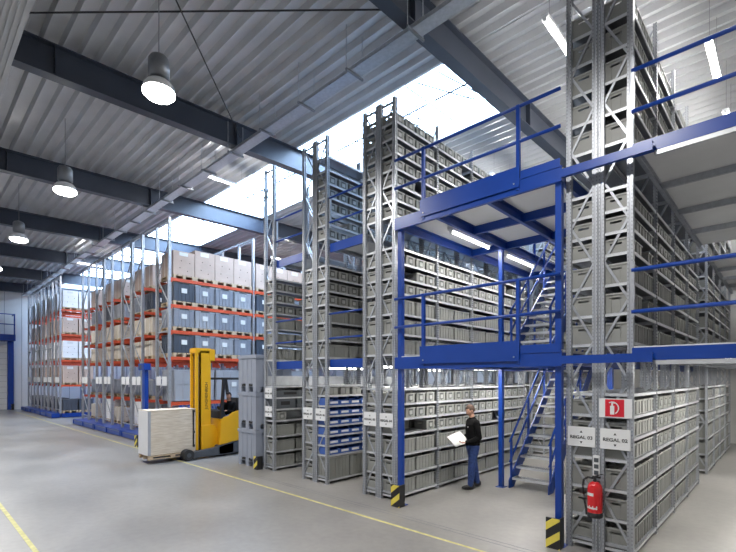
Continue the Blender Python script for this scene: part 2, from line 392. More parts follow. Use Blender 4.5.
def shelfmesh(w, L):
    mb = MB(); mb.box(.0, w, 0, L, -.006, 0, 'ribbon')  # sheet coloured darker than its lips to put shade into the gaps
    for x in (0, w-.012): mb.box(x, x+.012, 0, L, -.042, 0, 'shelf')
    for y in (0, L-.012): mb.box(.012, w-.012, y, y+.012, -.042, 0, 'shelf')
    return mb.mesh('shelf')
def bracemb(w, y, k0, k1, flip, off=.2):
    mb = MB()
    for k in range(k0, k1):
        za = off+.53*k; zb = za+.53; s = (k+flip) % 2
        xa, xb = (.06, w-.06) if s else (w-.06, .06)
        mb.bar((xa, y, za), (xb, y, zb), .03, .018, 'galv', (0,1,0))
    return mb
def rack(x0, x1, y0, bays, label, L3, flip, near, first=None):
    w = x1-x0
    t = thing('shelving_rack', label, 'shelving rack', (x0, y0, 0), 0, 'grey shelving racks')
    for i in range(bays+1):
        front = i == 0 and near
        for x in (POSTW/2, w-POSTW/2) if front else (.026, w-.026):
            part('post', pm_front if front else pm_in, t, (x, (.035 if front else i*BAY+.0), 0))
        if front:
            for k in range(14): part('brace', bracemb(w, .045, k, k+1, flip), t)
            for z in (.12, TOP-.1): part('tie_bar', MB().box(.05, w-.05, .03, .055, z, z+.04, 'galv'), t)
        else: part('bracing', bracemb(w, i*BAY, 0, 14, flip), t)
    levels = LEV12 + (L3 if 'X3' not in label else [])
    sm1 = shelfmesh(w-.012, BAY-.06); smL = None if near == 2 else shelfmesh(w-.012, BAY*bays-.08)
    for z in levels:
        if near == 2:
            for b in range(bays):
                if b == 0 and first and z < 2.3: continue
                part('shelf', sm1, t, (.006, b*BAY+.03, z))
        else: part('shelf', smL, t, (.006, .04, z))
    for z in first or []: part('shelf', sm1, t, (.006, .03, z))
    return t
BZ = [.64, .86, 1.08, 1.30, 1.52, 1.74]
R = {}
spec = {2:(-1.865,-1.455,L3_tall,0,'right'), 3:(-2.285,-1.875,L3_tall,1,'left'), 4:(-5.855,-5.43,L3_small,0,'right'), 5:(-6.285,-5.865,L3_small,1,'left'),
        6:(-7.805,-7.38,L3_small,0,'right'), 7:(-8.26,-7.815,L3_small,1,'left'), 8:(-9.85,-9.40,L3_small,0,'right')}
desc = {2:'tall grey shelving rack with the red fire sign, long side facing the right aisle', 3:'tall grey shelving rack just left of the fire extinguisher, without the fire sign',
        4:'tall grey shelving rack whose bins the standing man faces, left of the stairs', 5:'tall grey shelving rack, back to back with the one the man faces',
        6:'tall grey shelving rack holding the rows of small blue bins', 7:'tall grey shelving rack backing onto the blue bin rack', 8:'grey shelving rack beside the stacked grey containers, with two signs one above another'}
rdesc = {2:'rear grey shelving rack at right, in line with the fire sign rack', 3:'rear grey shelving rack in line with the one left of the extinguisher',
         4:'rear grey shelving rack at the far end of the row the man faces', 5:'rear grey shelving rack backing the far end of the row the man faces',
         6:'rear grey shelving rack at the far end of the blue bin row', 7:'rear grey shelving rack backing the far end of the blue bin row', 8:'rear grey shelving rack at the far end of the row beside the containers'}
num = {2:'02',3:'03',4:'04',5:'05',6:'06',7:'07',8:'08'}
for n, (xa, xb, L3, fl, side) in spec.items():
    L3 = [] if n in (7, 8) else L3
    R[n] = rack(xa, xb, Y0, 4, desc[n], L3, fl, 2 if side == 'right' else 1, [.10]+BZ+[1.97, 2.2] if n == 6 else None)
    rack(xa, xb, Y0+5*BAY, 4, rdesc[n], L3, fl, 0)
def sign(n, z, w=.36, h=.27, txt=None):
    xa, xb = spec[n][:2]; cx = (xb-xa)/2
    p = part('sign_plate', MB().box(-w/2, w/2, -.006, 0, 0, h, 'white'), R[n], (cx, -.008, z), bevel=.002)
    me = text_mesh(txt or 'REGAL '+num[n], .062, 'black', sx=1.12)
    l = link('lettering', me, p, (0, -.008, h*.46)); l.rotation_euler.x = PI/2
    tr = MB(); s = .018
    tr.prism([(-s, h*.70), (s, h*.70), (0, h*.70+.03)], -.0085, -.0065, 'black', 'y'); tr.prism([(-s, h*.26), (0, h*.26-.03), (s, h*.26)], -.0085, -.0065, 'black', 'y')
    link('arrows', tr.mesh('arrows'), p)
for n in (2, 3): sign(n, 1.41)
for n in (4, 5, 6, 7): sign(n, 1.40, .34, .27)
sign(8, 1.36, .30, .27); sign(8, 1.83, .30, .27)
# red fire equipment sign on REGAL 02
p = part('fire_sign', MB().box(0, .39, -.006, 0, 0, .25, 'white'), R[2], (.012, -.008, 1.83), label='white plate with red square fire extinguisher symbol')
link('red_square', MB().box(.075, .30, -.009, -.006, .012, .238, 'signred').mesh('red_square'), p)
mb = MB(); mb.box(.135, .185, -.011, -.009, .04, .155, 'white')
arc = [(.16+.085*math.sin(a)*.9, .125+.08*math.cos(a)) for a in [x*PI/8-.5 for x in range(0, 9)]]
for a, b in zip(arc, arc[1:]): mb.bar((a[0], -.010, a[1]), (b[0], -.010, b[1]), .002, .015, 'white', (0,1,0)) if False else mb.cyl((a[0], -.010, a[1]), (b[0], -.010, b[1]), .008, 'white', 6)
mb.bar((.16, -.0098, .155), (.16, -.0098, .185), .002, .02, 'white', (1,0,0))
mb.box(.15, .195, -.011, -.009, .185, .20, 'white')
link('pictogram', mb.mesh('pictogram'), p)
# three small square switch plates on the middle post
sw = MB(); sw.box(-.04, .04, -.02, 0, 0, .28, 'white')
for k in range(3): sw.box(-.028, .028, -.026, -.02, .02+k*.085, .075+k*.085, 'darkgrey')
solo('switch_strip', sw, 'white strip of three small square switches above the fire extinguisher', 'switch', (-1.885, Y0-.002, 1.03))
# back panel of the REGAL 08 rack, ground storey
part('back_panel', MB().box(.004, .008, .05, 4*BAY, .1, 2.4, 'shelf'), R[8])

# ---------------------------------------------------------------- bins
def binmb(w, d, h, slot=True, ribs=3, simple=False):
    # local: x = depth (front at +x=0 going -x), y along 0..w, z up; returns body, rim, card
    b = MB(); t = .012; i = .012
    X0, X1, Ya, Yb = -d+i, -i, i, w-i
    b.box(X0, X1, Ya, Yb, 0, .012, 'bin')
    hh = h-.02
    b.box(X0, X0+t, Ya, Yb, .012, hh, 'bin')
    for (y) in (Ya, Yb-t):                       # end walls with a hand slot
        sx = .07; c = (X0+X1)/2
        b.box(X0+t, c-sx, y, y+t, .012, hh, 'bin'); b.box(c+sx, X1-t, y, y+t, .012, hh, 'bin')
        b.box(c-sx, c+sx, y, y+t, .012, hh-.062, 'bin'); b.box(c-sx, c+sx, y, y+t, hh-.035, hh, 'bin')
    b.box(X1-t, X1, Ya, Yb, .012, hh, 'bin')
    for k in range(1, ribs+1):
        y = Ya+(Yb-Ya)*k/(ribs+1); b.box(X1, X1+.009, y-.005, y+.005, .012, hh, 'bin')
        x = X0+(X1-X0)*k/(ribs+1)
        if k != (ribs+1)/2:
            b.box(x-.004, x+.004, Ya-.007, Ya, .012, hh, 'bin')
    r = MB()
    r.box(X0-i, X1+i, 0, .02, h-.02, h, 'binrim'); r.box(X0-i, X1+i, w-.02, w, h-.02, h, 'binrim')
    r.box(X0-i, X0-i+.02, .02, w-.02, h-.02, h, 'binrim'); r.box(X1+i-.02, X1+i, .02, w-.02, h-.02, h, 'binrim')
    c = MB(); cw = min(.13, w*.32); ch = h*.42
    c.box(X1+.009, X1+.011, w/2-cw/2-.022, w/2+cw/2+.022, h*.28-.015, h*.28+ch+.04, 'binframe')
    c.box(X1+.011, X1+.013, w/2-cw/2, w/2+cw/2, h*.28, h*.28+ch, 'bincard')
    return b, r, c
def simplebin(w, d, h):
    b = MB(); i = .012
    vs = [(-d+i,i,0),(-i,i,0),(-i,w-i,0),(-d+i,w-i,0),(-d,0,h),(0,0,h),(0,w,h),(-d,w,h),(-d+.03,.03,h),(-.03,.03,h),(-.03,w-.03,h),(-d+.03,w-.03,h),(-d+.03,.03,h*.3),(-.03,.03,h*.3),(-.03,w-.03,h*.3),(-d+.03,w-.03,h*.3)]
    b.add(vs, [(0,3,2,1),(0,1,5,4),(1,2,6,5),(2,3,7,6),(3,0,4,7),(4,5,9,8),(5,6,10,9),(6,7,11,10),(7,4,8,11),(8,9,13,12),(9,10,14,13),(10,11,15,14),(11,8,12,15),(12,13,14,15)], 'bin')
    b.box(-.009, -.002, w*.28, w*.72, h*.26, h*.84, 'binframe').box(-.005, .0, w*.34, w*.66, h*.3, h*.72, 'bincard') if w < .5 and h < .2 else b.box(-.009, .004, w*.48, w*.52, .01, h*.9, 'bin')
    return b
KIND = {'small':(.305,.35,.19,'small grey bin'), 'tall':(.308,.355,.262,'tall grey bin'), 'large':(.64,.355,.275,'large grey crate')}
SRC = {}
for k, (w_, d_, h_, _) in KIND.items():
    b, r, c = binmb(w_, d_, h_, ribs=(1 if k == 'small' else 2 if k == 'tall' else 5))
    SRC[k] = (b.mesh(k+'_bin_body'), r.mesh(k+'_bin_rim'), c.mesh(k+'_bin_card') if k == 'small' else None, simplebin(w_, d_, h_))
slots = []   # (score, kindclass, kind, rack, flip, x, y, z, ordinal, levelindex, storey)
vis = {2:(560,736), 4:(396,560), 6:(325,366), 8:(274,306)}
for n, (xa, xb, L3, fl, side) in spec.items():
    for blk in (0, 1):
        yb = Y0+blk*5*BAY
        lev = [(z, 0, i) for i, z in enumerate(G_LEV[:6])]+[(z+2.72, 1, i) for i, z in enumerate(G_LEV[:6])]+[(z, 2, i) for i, z in enumerate(L3)]
        for z, st_, li in lev:
            for b in range(4):
                if n == 6 and st_ == 0 and b == 0 and blk == 0: continue
                if (n in (7, 8) and st_ == 2) or (n == 6 and st_ == 2 and li > 4): continue
                if n == 8 and st_ == 0 and li >= 3 and blk == 0: continue
                if n in (2, 3): kind = ('tall' if li < 3 else 'small') if st_ < 2 else 'tall'
                elif st_ < 2: kind = 'large' if li < 3 else 'small'
                else: kind = 'small'
                if n in (2, 3) and st_ < 2 and b == 3 and li < 3: kind = 'large'
                if n in (6, 8) and st_ == 1 and li in (3,): kind = 'small'
                w_, d_, h_, nm = KIND[kind]; cnt = 2 if kind == 'large' else 4
                for k in range(cnt):
                    if random.random() < (.035 if not (b == 0 and k == 0) else 0): continue
                    y = yb+b*BAY+.045+k*(BAY-.06)/cnt+(.03 if b == 0 and k == 0 else 0)*0
                    x = xb-.038 if side == 'right' else xa+.038
                    px, py, d = proj(x, y+w_/2, z+h_/2)
                    face = 0
                    if side == 'right' and blk == 0 and vis[n][0] < px < vis[n][1]:
                        a = proj(x, y, z); c = proj(x, y+w_, z); face = abs(a[0]-c[0])*F*h_/d
                    if side == 'right' and blk == 1 and n in (2,) and px < 736: 
                        a = proj(x, y, z); c = proj(x, y+w_, z); face = abs(a[0]-c[0])*F*h_/d*.8
                    if b == 0 and k == 0 and blk == 0: face += 400 + F*.3*F*.3/d/d
                    if py < -15 or py > 560: face = 0
                    slots.append((face, kind, n, side, x, y, z, b*cnt+k, li, st_, blk))
names = {2:'rack under fire sign', 3:'rack left of extinguisher', 4:'rack the man faces', 5:'rack behind the man\'s', 6:'blue bin rack', 7:'rack backing blue bins', 8:'rack beside container stack'}
stor = ['ground', 'middle', 'top']
sroots = []
rest = MB()
for cls in (('small', 'tall'), ('large',)):
    S = sorted([s for s in slots if s[1] in cls], key=lambda s: -s[0])
    pick = [s for s in S[:298] if s[0] > 0]; left = S[len(pick):]
    for (sc, kind, n, side, x, y, z, o_, li, st_, blk) in pick:
        nm = 'storage_crate' if kind == 'large' else 'storage_bin'
        rk = names[n]+('' if not blk else ' (rear)')
        lb = f"{ORD[min(o_,19)]} {KIND[kind][3]} from the front, {ORD[li]} shelf, {stor[st_]} storey, {rk}"
        g = f"{KIND[kind][3]}s on {names[n]}"
        body, rim, card, _ = SRC[kind]
        o = link(nm, body, None, (x, y, z)); tag(o, lb, 'crate' if kind == 'large' else 'bin', g)
        if side == 'left': o.rotation_euler.z = PI; o.location.y = y+KIND[kind][0]
        if sc > 30:
            link('rim', rim, o)
            if card and side == 'right' and n != 2: link('label_card', card, o)
        else:
            link('rim', rim, o)
    for (sc, kind, n, side, x, y, z, *_r) in left:
        sb = SRC[kind][3]
        if side == 'left': rest.merge(sb, Matrix.Translation((x, y+KIND[kind][0], z)) @ Matrix.Rotation(PI, 4, 'Z'))
        else: rest.merge(sb, off=(x, y, z))
me = bpy.data.meshes.new('storage_bins'); me.from_pydata(rest.v, [], rest.f)
for m in rest.mats: me.materials.append(m)
me.polygons.foreach_set('material_index', rest.m)
tag(link('storage_bins', me), 'countless grey bins filling the deeper and farther shelves', 'bins', kind='stuff')
# blue bins in the first ground bay of REGAL 06, plus its own boxes
bb = MB(); w_, d_, h_ = .325, .38, .165
bb.box(-d_, 0, 0, w_, 0, .01, 'bluebin'); bb.box(-d_, -d_+.01, 0, w_, .01, h_, 'bluebin')
for y in (0, w_-.01): bb.prism([(-d_, .01), (0, .01), (0, h_*.62), (-.06, h_*.68), (-.12, h_), (-d_, h_)], y, y+.01, 'bluebin', 'y')
bb.box(-.012, 0, .01, w_-.01, .01, h_*.62, 'bluebin'); bb.box(-d_*.5, -d_*.5+.008, .01, w_-.01, .01, h_*.8, 'bluebin')
bbm = bb.mesh('blue_bin'); lc = MB(); lc.box(.0, .003, .05, w_-.05, .035, .085, 'card'); lcm = lc.mesh('label_card')
xb = spec[6][1]-.01
for s_, z in enumerate(BZ):
    for k in range(4):
        o = link('blue_bin', bbm, None, (xb, Y0+.05+k*.337, z+.002))
        tag(o, f"small blue open-front bin, {ORD[k]} from the left, {ORD[s_]} row up from the bottom", 'bin', 'small blue bins'); link('label_card', lcm, o)
KIND['big'] = (.665, .38, .48, '')
b, r, c = binmb(.665, .38, .48, ribs=5); bme_, rme_ = b.mesh('big_body'), r.mesh('big_rim')
for k in range(2):
    o = link('storage_crate', bme_, None, (xb, Y0+.045+k*.68, .102)); tag(o, 'tall ribbed grey crate on the bottom shelf under the blue bins, '+('left' if k == 0 else 'right')+' of two', 'crate', 'crates under the blue bins'); link('rim', rme_, o)
bs = SRC['small']
for k in range(3):
    o = link('storage_bin', bs[0], None, (xb, Y0+.05+k*.37, 1.972)); tag(o, 'small grey bin on the shelf above the blue bins, '+ORD[k]+' from the left', 'bin', 'bins above the blue bins'); link('rim', bs[1], o)
    o.scale.z = .85
xb = spec[8][1]-.01
o = link('storage_bin', bs[0], None, (xb, Y0+.10, 1.282)); tag(o, 'lone small grey bin on the half empty shelf of the rack beside the containers', 'bin', 'bins on the half empty rack'); link('rim', bs[1], o); link('label_card', bs[2], o)
for k, (y, L, z, h) in enumerate(((.06, .62, 1.572, .24), (.72, .6, 1.572, .26), (.08, .9, 1.862, .17), (1.0, .34, 1.862, .24))):
    mb = MB(); mb.box(-.38, 0, 0, L, 0, .012, 'darkgrey')
    for (a0, a1, c0, c1) in ((-.38, -.37, 0, L), (-.01, 0, 0, L), (-.37, -.01, 0, .01), (-.37, -.01, L-.01, L)): mb.box(a0, a1, c0, c1, .012, h, 'darkgrey' if k != 3 else 'bin')
    mb.box(-.002, .004, L*.25, L*.7, h*.35, h*.75, 'slot')
    solo('storage_tray', mb, ('dark shallow tray' if k != 3 else 'grey open tray')+', '+['left on the fifth shelf','right on the fifth shelf','left on the sixth shelf','right on the sixth shelf'][k]+' of the rack beside the containers', 'tray', (xb, Y0+y, z), 0, 'trays on the half empty rack')
# ---------------------------------------------------------------- mezzanine
FY = 6.33
def channel(x0, x1, y, z0, z1, m='blue', th=.05):   # C channel along X, open side to +y
    mb = MB(); mb.box(x0, x1, y, y+.008, z0, z1, m); mb.box(x0, x1, y+.008, y+th, z0, z0+.012, m); mb.box(x0, x1, y+.008, y+th, z1-.012, z1, m); return mb
def channely(x, y0, y1, z0, z1, m='blue', th=.05, s=1):
    mb = MB(); a, b = sorted((x, x+s*.008)); mb.box(a, b, y0, y1, z0, z1, m); a, b = sorted((x+s*.008, x+s*th)); mb.box(a, b, y0, y1, z0, z0+.012, m); mb.box(a, b, y0, y1, z1-.012, z1, m); return mb
def panel(mb_owner, x0, x1, y0, y1, z, label=None):
    mb = MB(); mb.box(x0, x1, y0, y1, z, z+.035, 'deckpan'); return part('deck_panel', mb, mb_owner, label=label)
def aisle_deck(x0, x1, zt, label, ysegs, fascia=True, toe=True, rails=True, right=False):
    t = thing('walkway_deck', label, 'mezzanine deck', (x0, FY, zt), 0, 'mezzanine decks'); W = x1-x0; fo = 0 if right else .20
    if fascia:
        part('front_beam', channel(0, W, fo, -.19 if not right else -.19, .0 if not right else -.03, 'blue'), t)
        if right: part('edge_profile', MB().box(.24, W, .005, .05, -.245, -.192, 'shelf'), t)
        if rails:
            za, zb = (1.0, .46) if not right else ((.88, .37) if zt > 4 else (.94, .42))
            for z in (za, zb): part('guard_rail', MB().cyl((0, fo-.02, z), (W, fo-.02, z), .022 if not right else .026, 'blue', 10), t, smooth=True)
            part('rail_bracket', MB().box(-.0, .03, fo-.03, fo+.02, .35, 1.05, 'galv'), t)
    for (a, b) in ysegs:
        a0, b0 = a-FY, b-FY; n = max(1, round((b-a)/BAY)); L = (b0-a0)/n
        for k in range(n):
            nx = 1 if W < 1.6 else 2
            for j in range(nx): panel(t, W*j/nx+.004, W*(j+1)/nx-.004, a0+k*L+.004, a0+(k+1)*L-.004, -.045)
            part('cross_channel', channel(0, W, a0+k*L+.01, -.14, -.047, 'galv'), t)
        for (x, s) in ((.0, 1), (W, -1)): part('side_channel', channely(x, a0+.06, b0, -.14, -.047, 'galv', s=s), t)
    return t
yd1 = [(6.39, 12.13), (12.13, 19.2)]; yd2 = [(6.39, 12.13), (13.55, 19.2)]
D1, D2 = 2.76, 5.32
aisle_deck(-9.395, -8.265, D1, 'lower narrow walkway deck left of the blue bin rack, blue front edge', [(6.60, 19.2)])
aisle_deck(-9.395, -8.265, D2, 'upper narrow walkway deck behind the leftmost thin lattice rack', [(6.60, 19.2)])
aisle_deck(-7.375, -6.29, D1, 'lower narrow walkway deck right above the small blue bins', [(6.60, 19.2)])
aisle_deck(-7.375, -6.29, D2, 'upper narrow walkway deck high above the small blue bins', [(6.60, 19.2)])
dr1 = aisle_deck(-1.44, 1.7, D1, 'lower mezzanine deck over the right aisle, blue edge at eye level', yd1, right=True)
dr2 = aisle_deck(-1.44, 1.7, D2, 'upper mezzanine deck over the right aisle at the right edge', yd2, right=True)
for y in (6.4, 10.7, 15, 19):
    t = solo('mezzanine_column', MB().box(1.72, 1.82, y, y+.1, 0, 5.2, 'blue').box(1.66, 1.88, y-.06, y+.16, 0, .012, 'blue'), 'blue square column under the right aisle decks, '+('front' if y < 7 else 'second' if y < 11 else 'third' if y < 16 else 'rearmost'), 'column')
# central platform over the stair bay
CX0, CX1 = -5.29, -2.30
ST0, ST1 = -4.36, -3.50; SY0, SY1 = 9.0, 11.75
t = thing('mezzanine_platform', 'bright blue two level steel platform between the racks, with rails and stairs bay', 'platform', (0, 0, 0))
cp = MB().box(-.043, .043, 0, .09, 0, 5.12, 'blue').box(-.09, .09, -.04, .14, 0, .012, 'blue').mesh('column')
for (x, y) in ((-5.22, FY+.0), (-2.35, FY), (-4.52, 8.88), (-2.38, 8.88), (-4.48, 11.95), (-3.42, 11.95)): part('column', cp, t, (x, y, 0))
for zt, ux in ((D1, 1), (D2, 2)):
    x1c = -1.20
    part('front_beam', channel(CX0+.0, CX1+.02, FY-.06, zt-.245, zt-.03, 'blue', .06), t)
    part('front_channel', channel(CX1+.02, x1c, FY-.10, zt-.215, zt-.105, 'blue', .06), t)
    tb = MB(); tb.box(-4.69, -2.88, FY-.09, FY-.075, zt-.16, zt+.14, 'blue')
    for x in (-4.62, -2.96): tb.cyl((x, FY-.10, zt-.10), (x, FY-.09, zt-.10), .012, 'galv', 8)
    part('toe_board', tb, t)
    tb = MB(); tb.box(-2.87, CX1, FY-.07, FY-.058, zt-.05, zt+.07, 'blue'); part('toe_board', tb, t)
    for x in (-4.64, -2.91): part('rail_post', MB().box(x-.025, x+.025, FY-.075, FY-.02, zt-.2, zt+1.06, 'blue'), t)
    part('rail_post', MB().box(CX0+.0, CX0+.04, FY-.04, FY, zt, zt+1.06, 'blue') , t) if False else None
    for z in (zt+1.04, zt+.52): part('guard_rail', MB().cyl((CX0-.0, FY-.05, z), (CX1, FY-.05, z), .025, 'blue', 10), t, smooth=True)
    # long beams
    for (x, s, a, b) in ((CX0+.02, 1, FY, 19.2), (ST0-.08, 1, FY, 12.0), (ST1+.03, 1, FY, 12.0), (CX1, -1, FY, 19.2)):
        part('long_beam', channely(x, a, b, zt-.225, zt-.05, 'blue', .06, s), t)
    for y in (7.6, 8.95, 12.0): part('cross_beam', channel(ST0-.08 if y < 8 else CX0, CX1, y, zt-.2, zt-.05, 'blue', .06), t)
    for (xa, xb_, ya, yb_) in ((CX0, ST0-.05, FY, 7.62), (CX0, ST0-.05, 7.62, 8.97), (CX0, ST0-.05, 8.97, 10.4), (CX0, ST0-.05, 10.4, 12.0), (ST0-.05, ST1+.05, FY, 7.62), (ST0-.05, ST1+.05, 7.62, 8.97),
                               (ST1+.05, CX1, FY, 7.62), (ST1+.05, CX1, 7.62, 8.97), (ST1+.05, CX1, 8.97, 12.0), (CX0, -3.9, 12.0, 14.4), (-3.9, CX1, 12.0, 14.4), (CX0, -3.9, 14.4, 19.2), (-3.9, CX1, 14.4, 19.2)):
        panel(t, xa+.004, xb_-.004, ya+.004, yb_-.004, zt-.048)
    # rails round the stair opening
    for x in (ST0-.06, ST1+.04):
        for z in (zt+1.0, zt+.5): part('guard_rail', MB().cyl((x, 9.1 if zt == D2 else 10.3, z), (x, 11.9, z), .02, 'blue', 8), t, smooth=True)
        for y in (10.4, 11.85): part('rail_post', MB().box(x-.02, x+.02, y, y+.04, zt-.1, zt+1.0, 'blue'), t)
def stairs(z0, z1, label):
    t = thing('staircase', label, 'staircase', (ST0, SY0, z0), 0, 'blue steel stair flights'); W = ST1-ST0; H = z1-z0; L = SY1-SY0; n = 13
    for x in (0, W-.02):
        part('stringer', MB().prism([(-.06, 0), (.16, 0), (L+.02, H-.20), (L+.02, H+.0), (L-.08, H+.0), (-.06, .17)], x, x+.02, 'blue', 'x'), t)
        s = .03 if x == 0 else -.01; xx = x+.01
        for k, yy in enumerate((0.05, L*.33, L*.66, L-.05)):
            zb = max(0, H*yy/L); part('baluster', MB().box(xx-.02, xx+.02, yy-.02, yy+.02, zb, zb+.98, 'blue'), t)
        for dz in (.98, .55): part('handrail', MB().tube([(xx, -.02, dz), (xx, L-.05, H+dz)], .022, 'blue', 10), t, smooth=True)
    tr = MB(); tr.box(.02, W-.02, 0, .26, -.012, 0, 'shelf'); tr.box(.02, W-.02, 0, .012, -.045, 0, 'shelf'); tr.box(.02, W-.02, .248, .26, -.045, 0, 'galv')
    for k in range(6): tr.box(.04, W-.04, .03+k*.036, .04+k*.036, 0, .004, 'ribbon')
    trm = tr.mesh('tread')
    for k in range(1, n): part('tread', trm, t, (0, L*(k-.5)/n-.06, H*k/n))
    return t
stairs(0, D1, 'lower blue staircase with grey treads behind the platform front, reaching the floor')
stairs(D1, D2, 'upper blue staircase with grey treads starting from the lower platform deck')
# tubes under the decks
for (x, y, z, L, l, e) in ((-4.75, 7.3, 5.17, 1.5, 'tube light under the upper platform, above the blue rails, nearest', 42), (-4.75, 9.6, 5.17, 1.5, 'tube light under the upper platform behind the nearest one', 42), (-4.75, 12.6, 5.17, 1.5, 'tube light deep under the upper platform', 26), (-3.2, 15.6, 5.17, 1.5, 'tube light farthest under the upper platform', 26),
        (-4.75, 7.2, 2.60, 1.5, 'tube light under the lower platform above the standing man', 43), (-4.75, 9.6, 2.60, 1.5, 'tube light under the lower platform just behind the man', 40), (-4.75, 12.6, 2.60, 1.5, 'tube light deep under the lower platform', 40), (-3.0, 15.6, 2.60, 1.5, 'farthest tube light under the lower platform', 40), (-2.8, 7.1, 2.60, 1.5, 'tube light under the lower platform near REGAL 03', 29),
        (-.6, 6.8, 2.60, 1.5, 'tube light under the lower deck at the right edge', 49), (-.6, 9.3, 2.60, 1.5, 'second tube light under the lower right deck', 55), (-.6, 12.3, 2.60, 1.5, 'third tube light under the lower right deck', 55), (-.6, 15.6, 2.60, 1.5, 'deepest tube light under the lower right deck', 55),
        (-.0, 9.5, 5.16, 1.5, 'tube light under the upper right deck', 12), (-.6, 15, 5.16, 1.5, 'tube light deep under the upper right deck', 10),
        (-6.83, 7.6, 2.60, 1.5, 'tube light above the blue bin aisle', 26), (-6.83, 11.6, 2.60, 1.5, 'deeper tube light of the blue bin aisle', 34), (-6.83, 8.6, 5.16, 1.5, 'tube light under the upper walkway above the blue bins', 16),
        (-8.83, 7.6, 2.60, 1.5, 'tube light over the aisle beside the half empty rack', 20), (-8.83, 11.6, 2.60, 1.5, 'deeper tube light beside the half empty rack', 29), (-8.83, 9.0, 5.16, 1.5, 'tube light under the leftmost upper walkway', 14)):
    tube(x, y, z, L, l, 0, e, 'tube lights under the decks')
# striped guards at the foot of columns
def guard(x, y, w, label, h=.40, flip=False):
    mb = MB(); d = .16; th = .02
    mb.box(0, w, 0, th, 0, h, 'black'); mb.box(w-th, w, th, d, 0, h, 'black'); mb.box(0, w-th, th, th+.01, 0, h, 'black')
    for k in range(-1, 3):
        a = k*.24; pts = [(0, a), (w, a+w*.8), (w, a+w*.8+.11), (0, a+.11)]
        # clip to 0..h
        def clip(P, lo):
            out = []
            for i in range(len(P)):
                p, q = P[i], P[(i+1) % len(P)]; f = (lambda v: v[1]) if lo else (lambda v: h-v[1])
                if f(p) >= 0: out.append(p)
                if (f(p) >= 0) != (f(q) >= 0):
                    s = f(p)/(f(p)-f(q)); out.append((p[0]+(q[0]-p[0])*s, p[1]+(q[1]-p[1])*s))
            return out
        P = clip(clip(pts, True), False) if len(clip(pts, True)) > 2 else []
        if len(P) > 2: mb.prism(P if not flip else [(w-u, v) for u, v in P][::-1], -.002, 0, 'guardyel', 'y')
    return solo('column_guard', mb, label, 'column guard', (x, y, 0), 0, 'striped column guards')
guard(-5.31, FY-.14, .20, 'black and yellow striped guard at the column left of the man')
guard(-2.46, FY-.16, .19, 'black and yellow striped guard at the column left of the fire extinguisher', .42)
guard(-10.02, 6.25, .17, 'black and yellow striped guard beside the stacked grey containers', .34)
guard(-16.3, 5.50, .25, 'small striped guard at the blue post behind the timber load', .40)
guard(-41.9, 5.55, .4, 'small striped guard at the foot of the far left blue portal', .45)
# fire extinguisher
t = thing('fire_extinguisher', 'red fire extinguisher with black hose hanging on the middle rack post', 'fire extinguisher', (-1.87, Y0-.13, .53))
part('cylinder', MB().lathe([(.05, 0), (.086, .0), (.09, .03), (.09, .36), (.082, .40), (.055, .435), (.03, .45)], 'red', n=28), t, smooth=True)
part('foot_ring', MB().lathe([(.093, -.015), (.096, .0), (.096, .045), (.091, .05)], 'black', n=28), t, smooth=True)
lb = MB()
for i in range(10):
    a0 = -PI*.85+i*.17; a1 = a0+.17
    for (z0, z1, m) in ((.06, .17, 'signred'), (.19, .31, 'signred')):
        pass
    for (z0, z1) in (((.10, .125),) if i % 3 else ((.10, .145),)): lb.add([(.0915*math.cos(a0), .0915*math.sin(a0), z0), (.0915*math.cos(a1-.03), .0915*math.sin(a1-.03), z0), (.0915*math.cos(a1-.03), .0915*math.sin(a1-.03), z1), (.0915*math.cos(a0), .0915*math.sin(a0), z1)], [(0,1,2,3)], 'card')
    if i < 7: lb.add([(.0915*math.cos(a0), .0915*math.sin(a0), .27), (.0915*math.cos(a1), .0915*math.sin(a1), .27), (.0915*math.cos(a1), .0915*math.sin(a1), .31), (.0915*math.cos(a0), .0915*math.sin(a0), .31)], [(0,1,2,3)], 'card')
part('label_sticker', lb, t)
part('valve', MB().cyl((0,0,.44), (0,0,.52), .02, 'black', 12).box(-.03, .07, -.012, .012, .50, .525, 'black').bar((.0,0,.52), (.09,0,.56), .02, .012, 'black'), t)
hp = [(-.02, 0, .49), (-.08, -.01, .50), (-.135, -.01, .46), (-.15, -.01, .38), (-.14, -.01, .26), (-.115, -.02, .14), (-.10, -.02, .06)]
part('hose', MB().tube(hp, .013, 'black', 10).cyl((-.10, -.02, .08), (-.095, -.02, .0), .017, 'black', 10), t, smooth=True)
part('wall_bracket', MB().box(-.03, .03, .085, .13, .2, .44, 'black'), t)
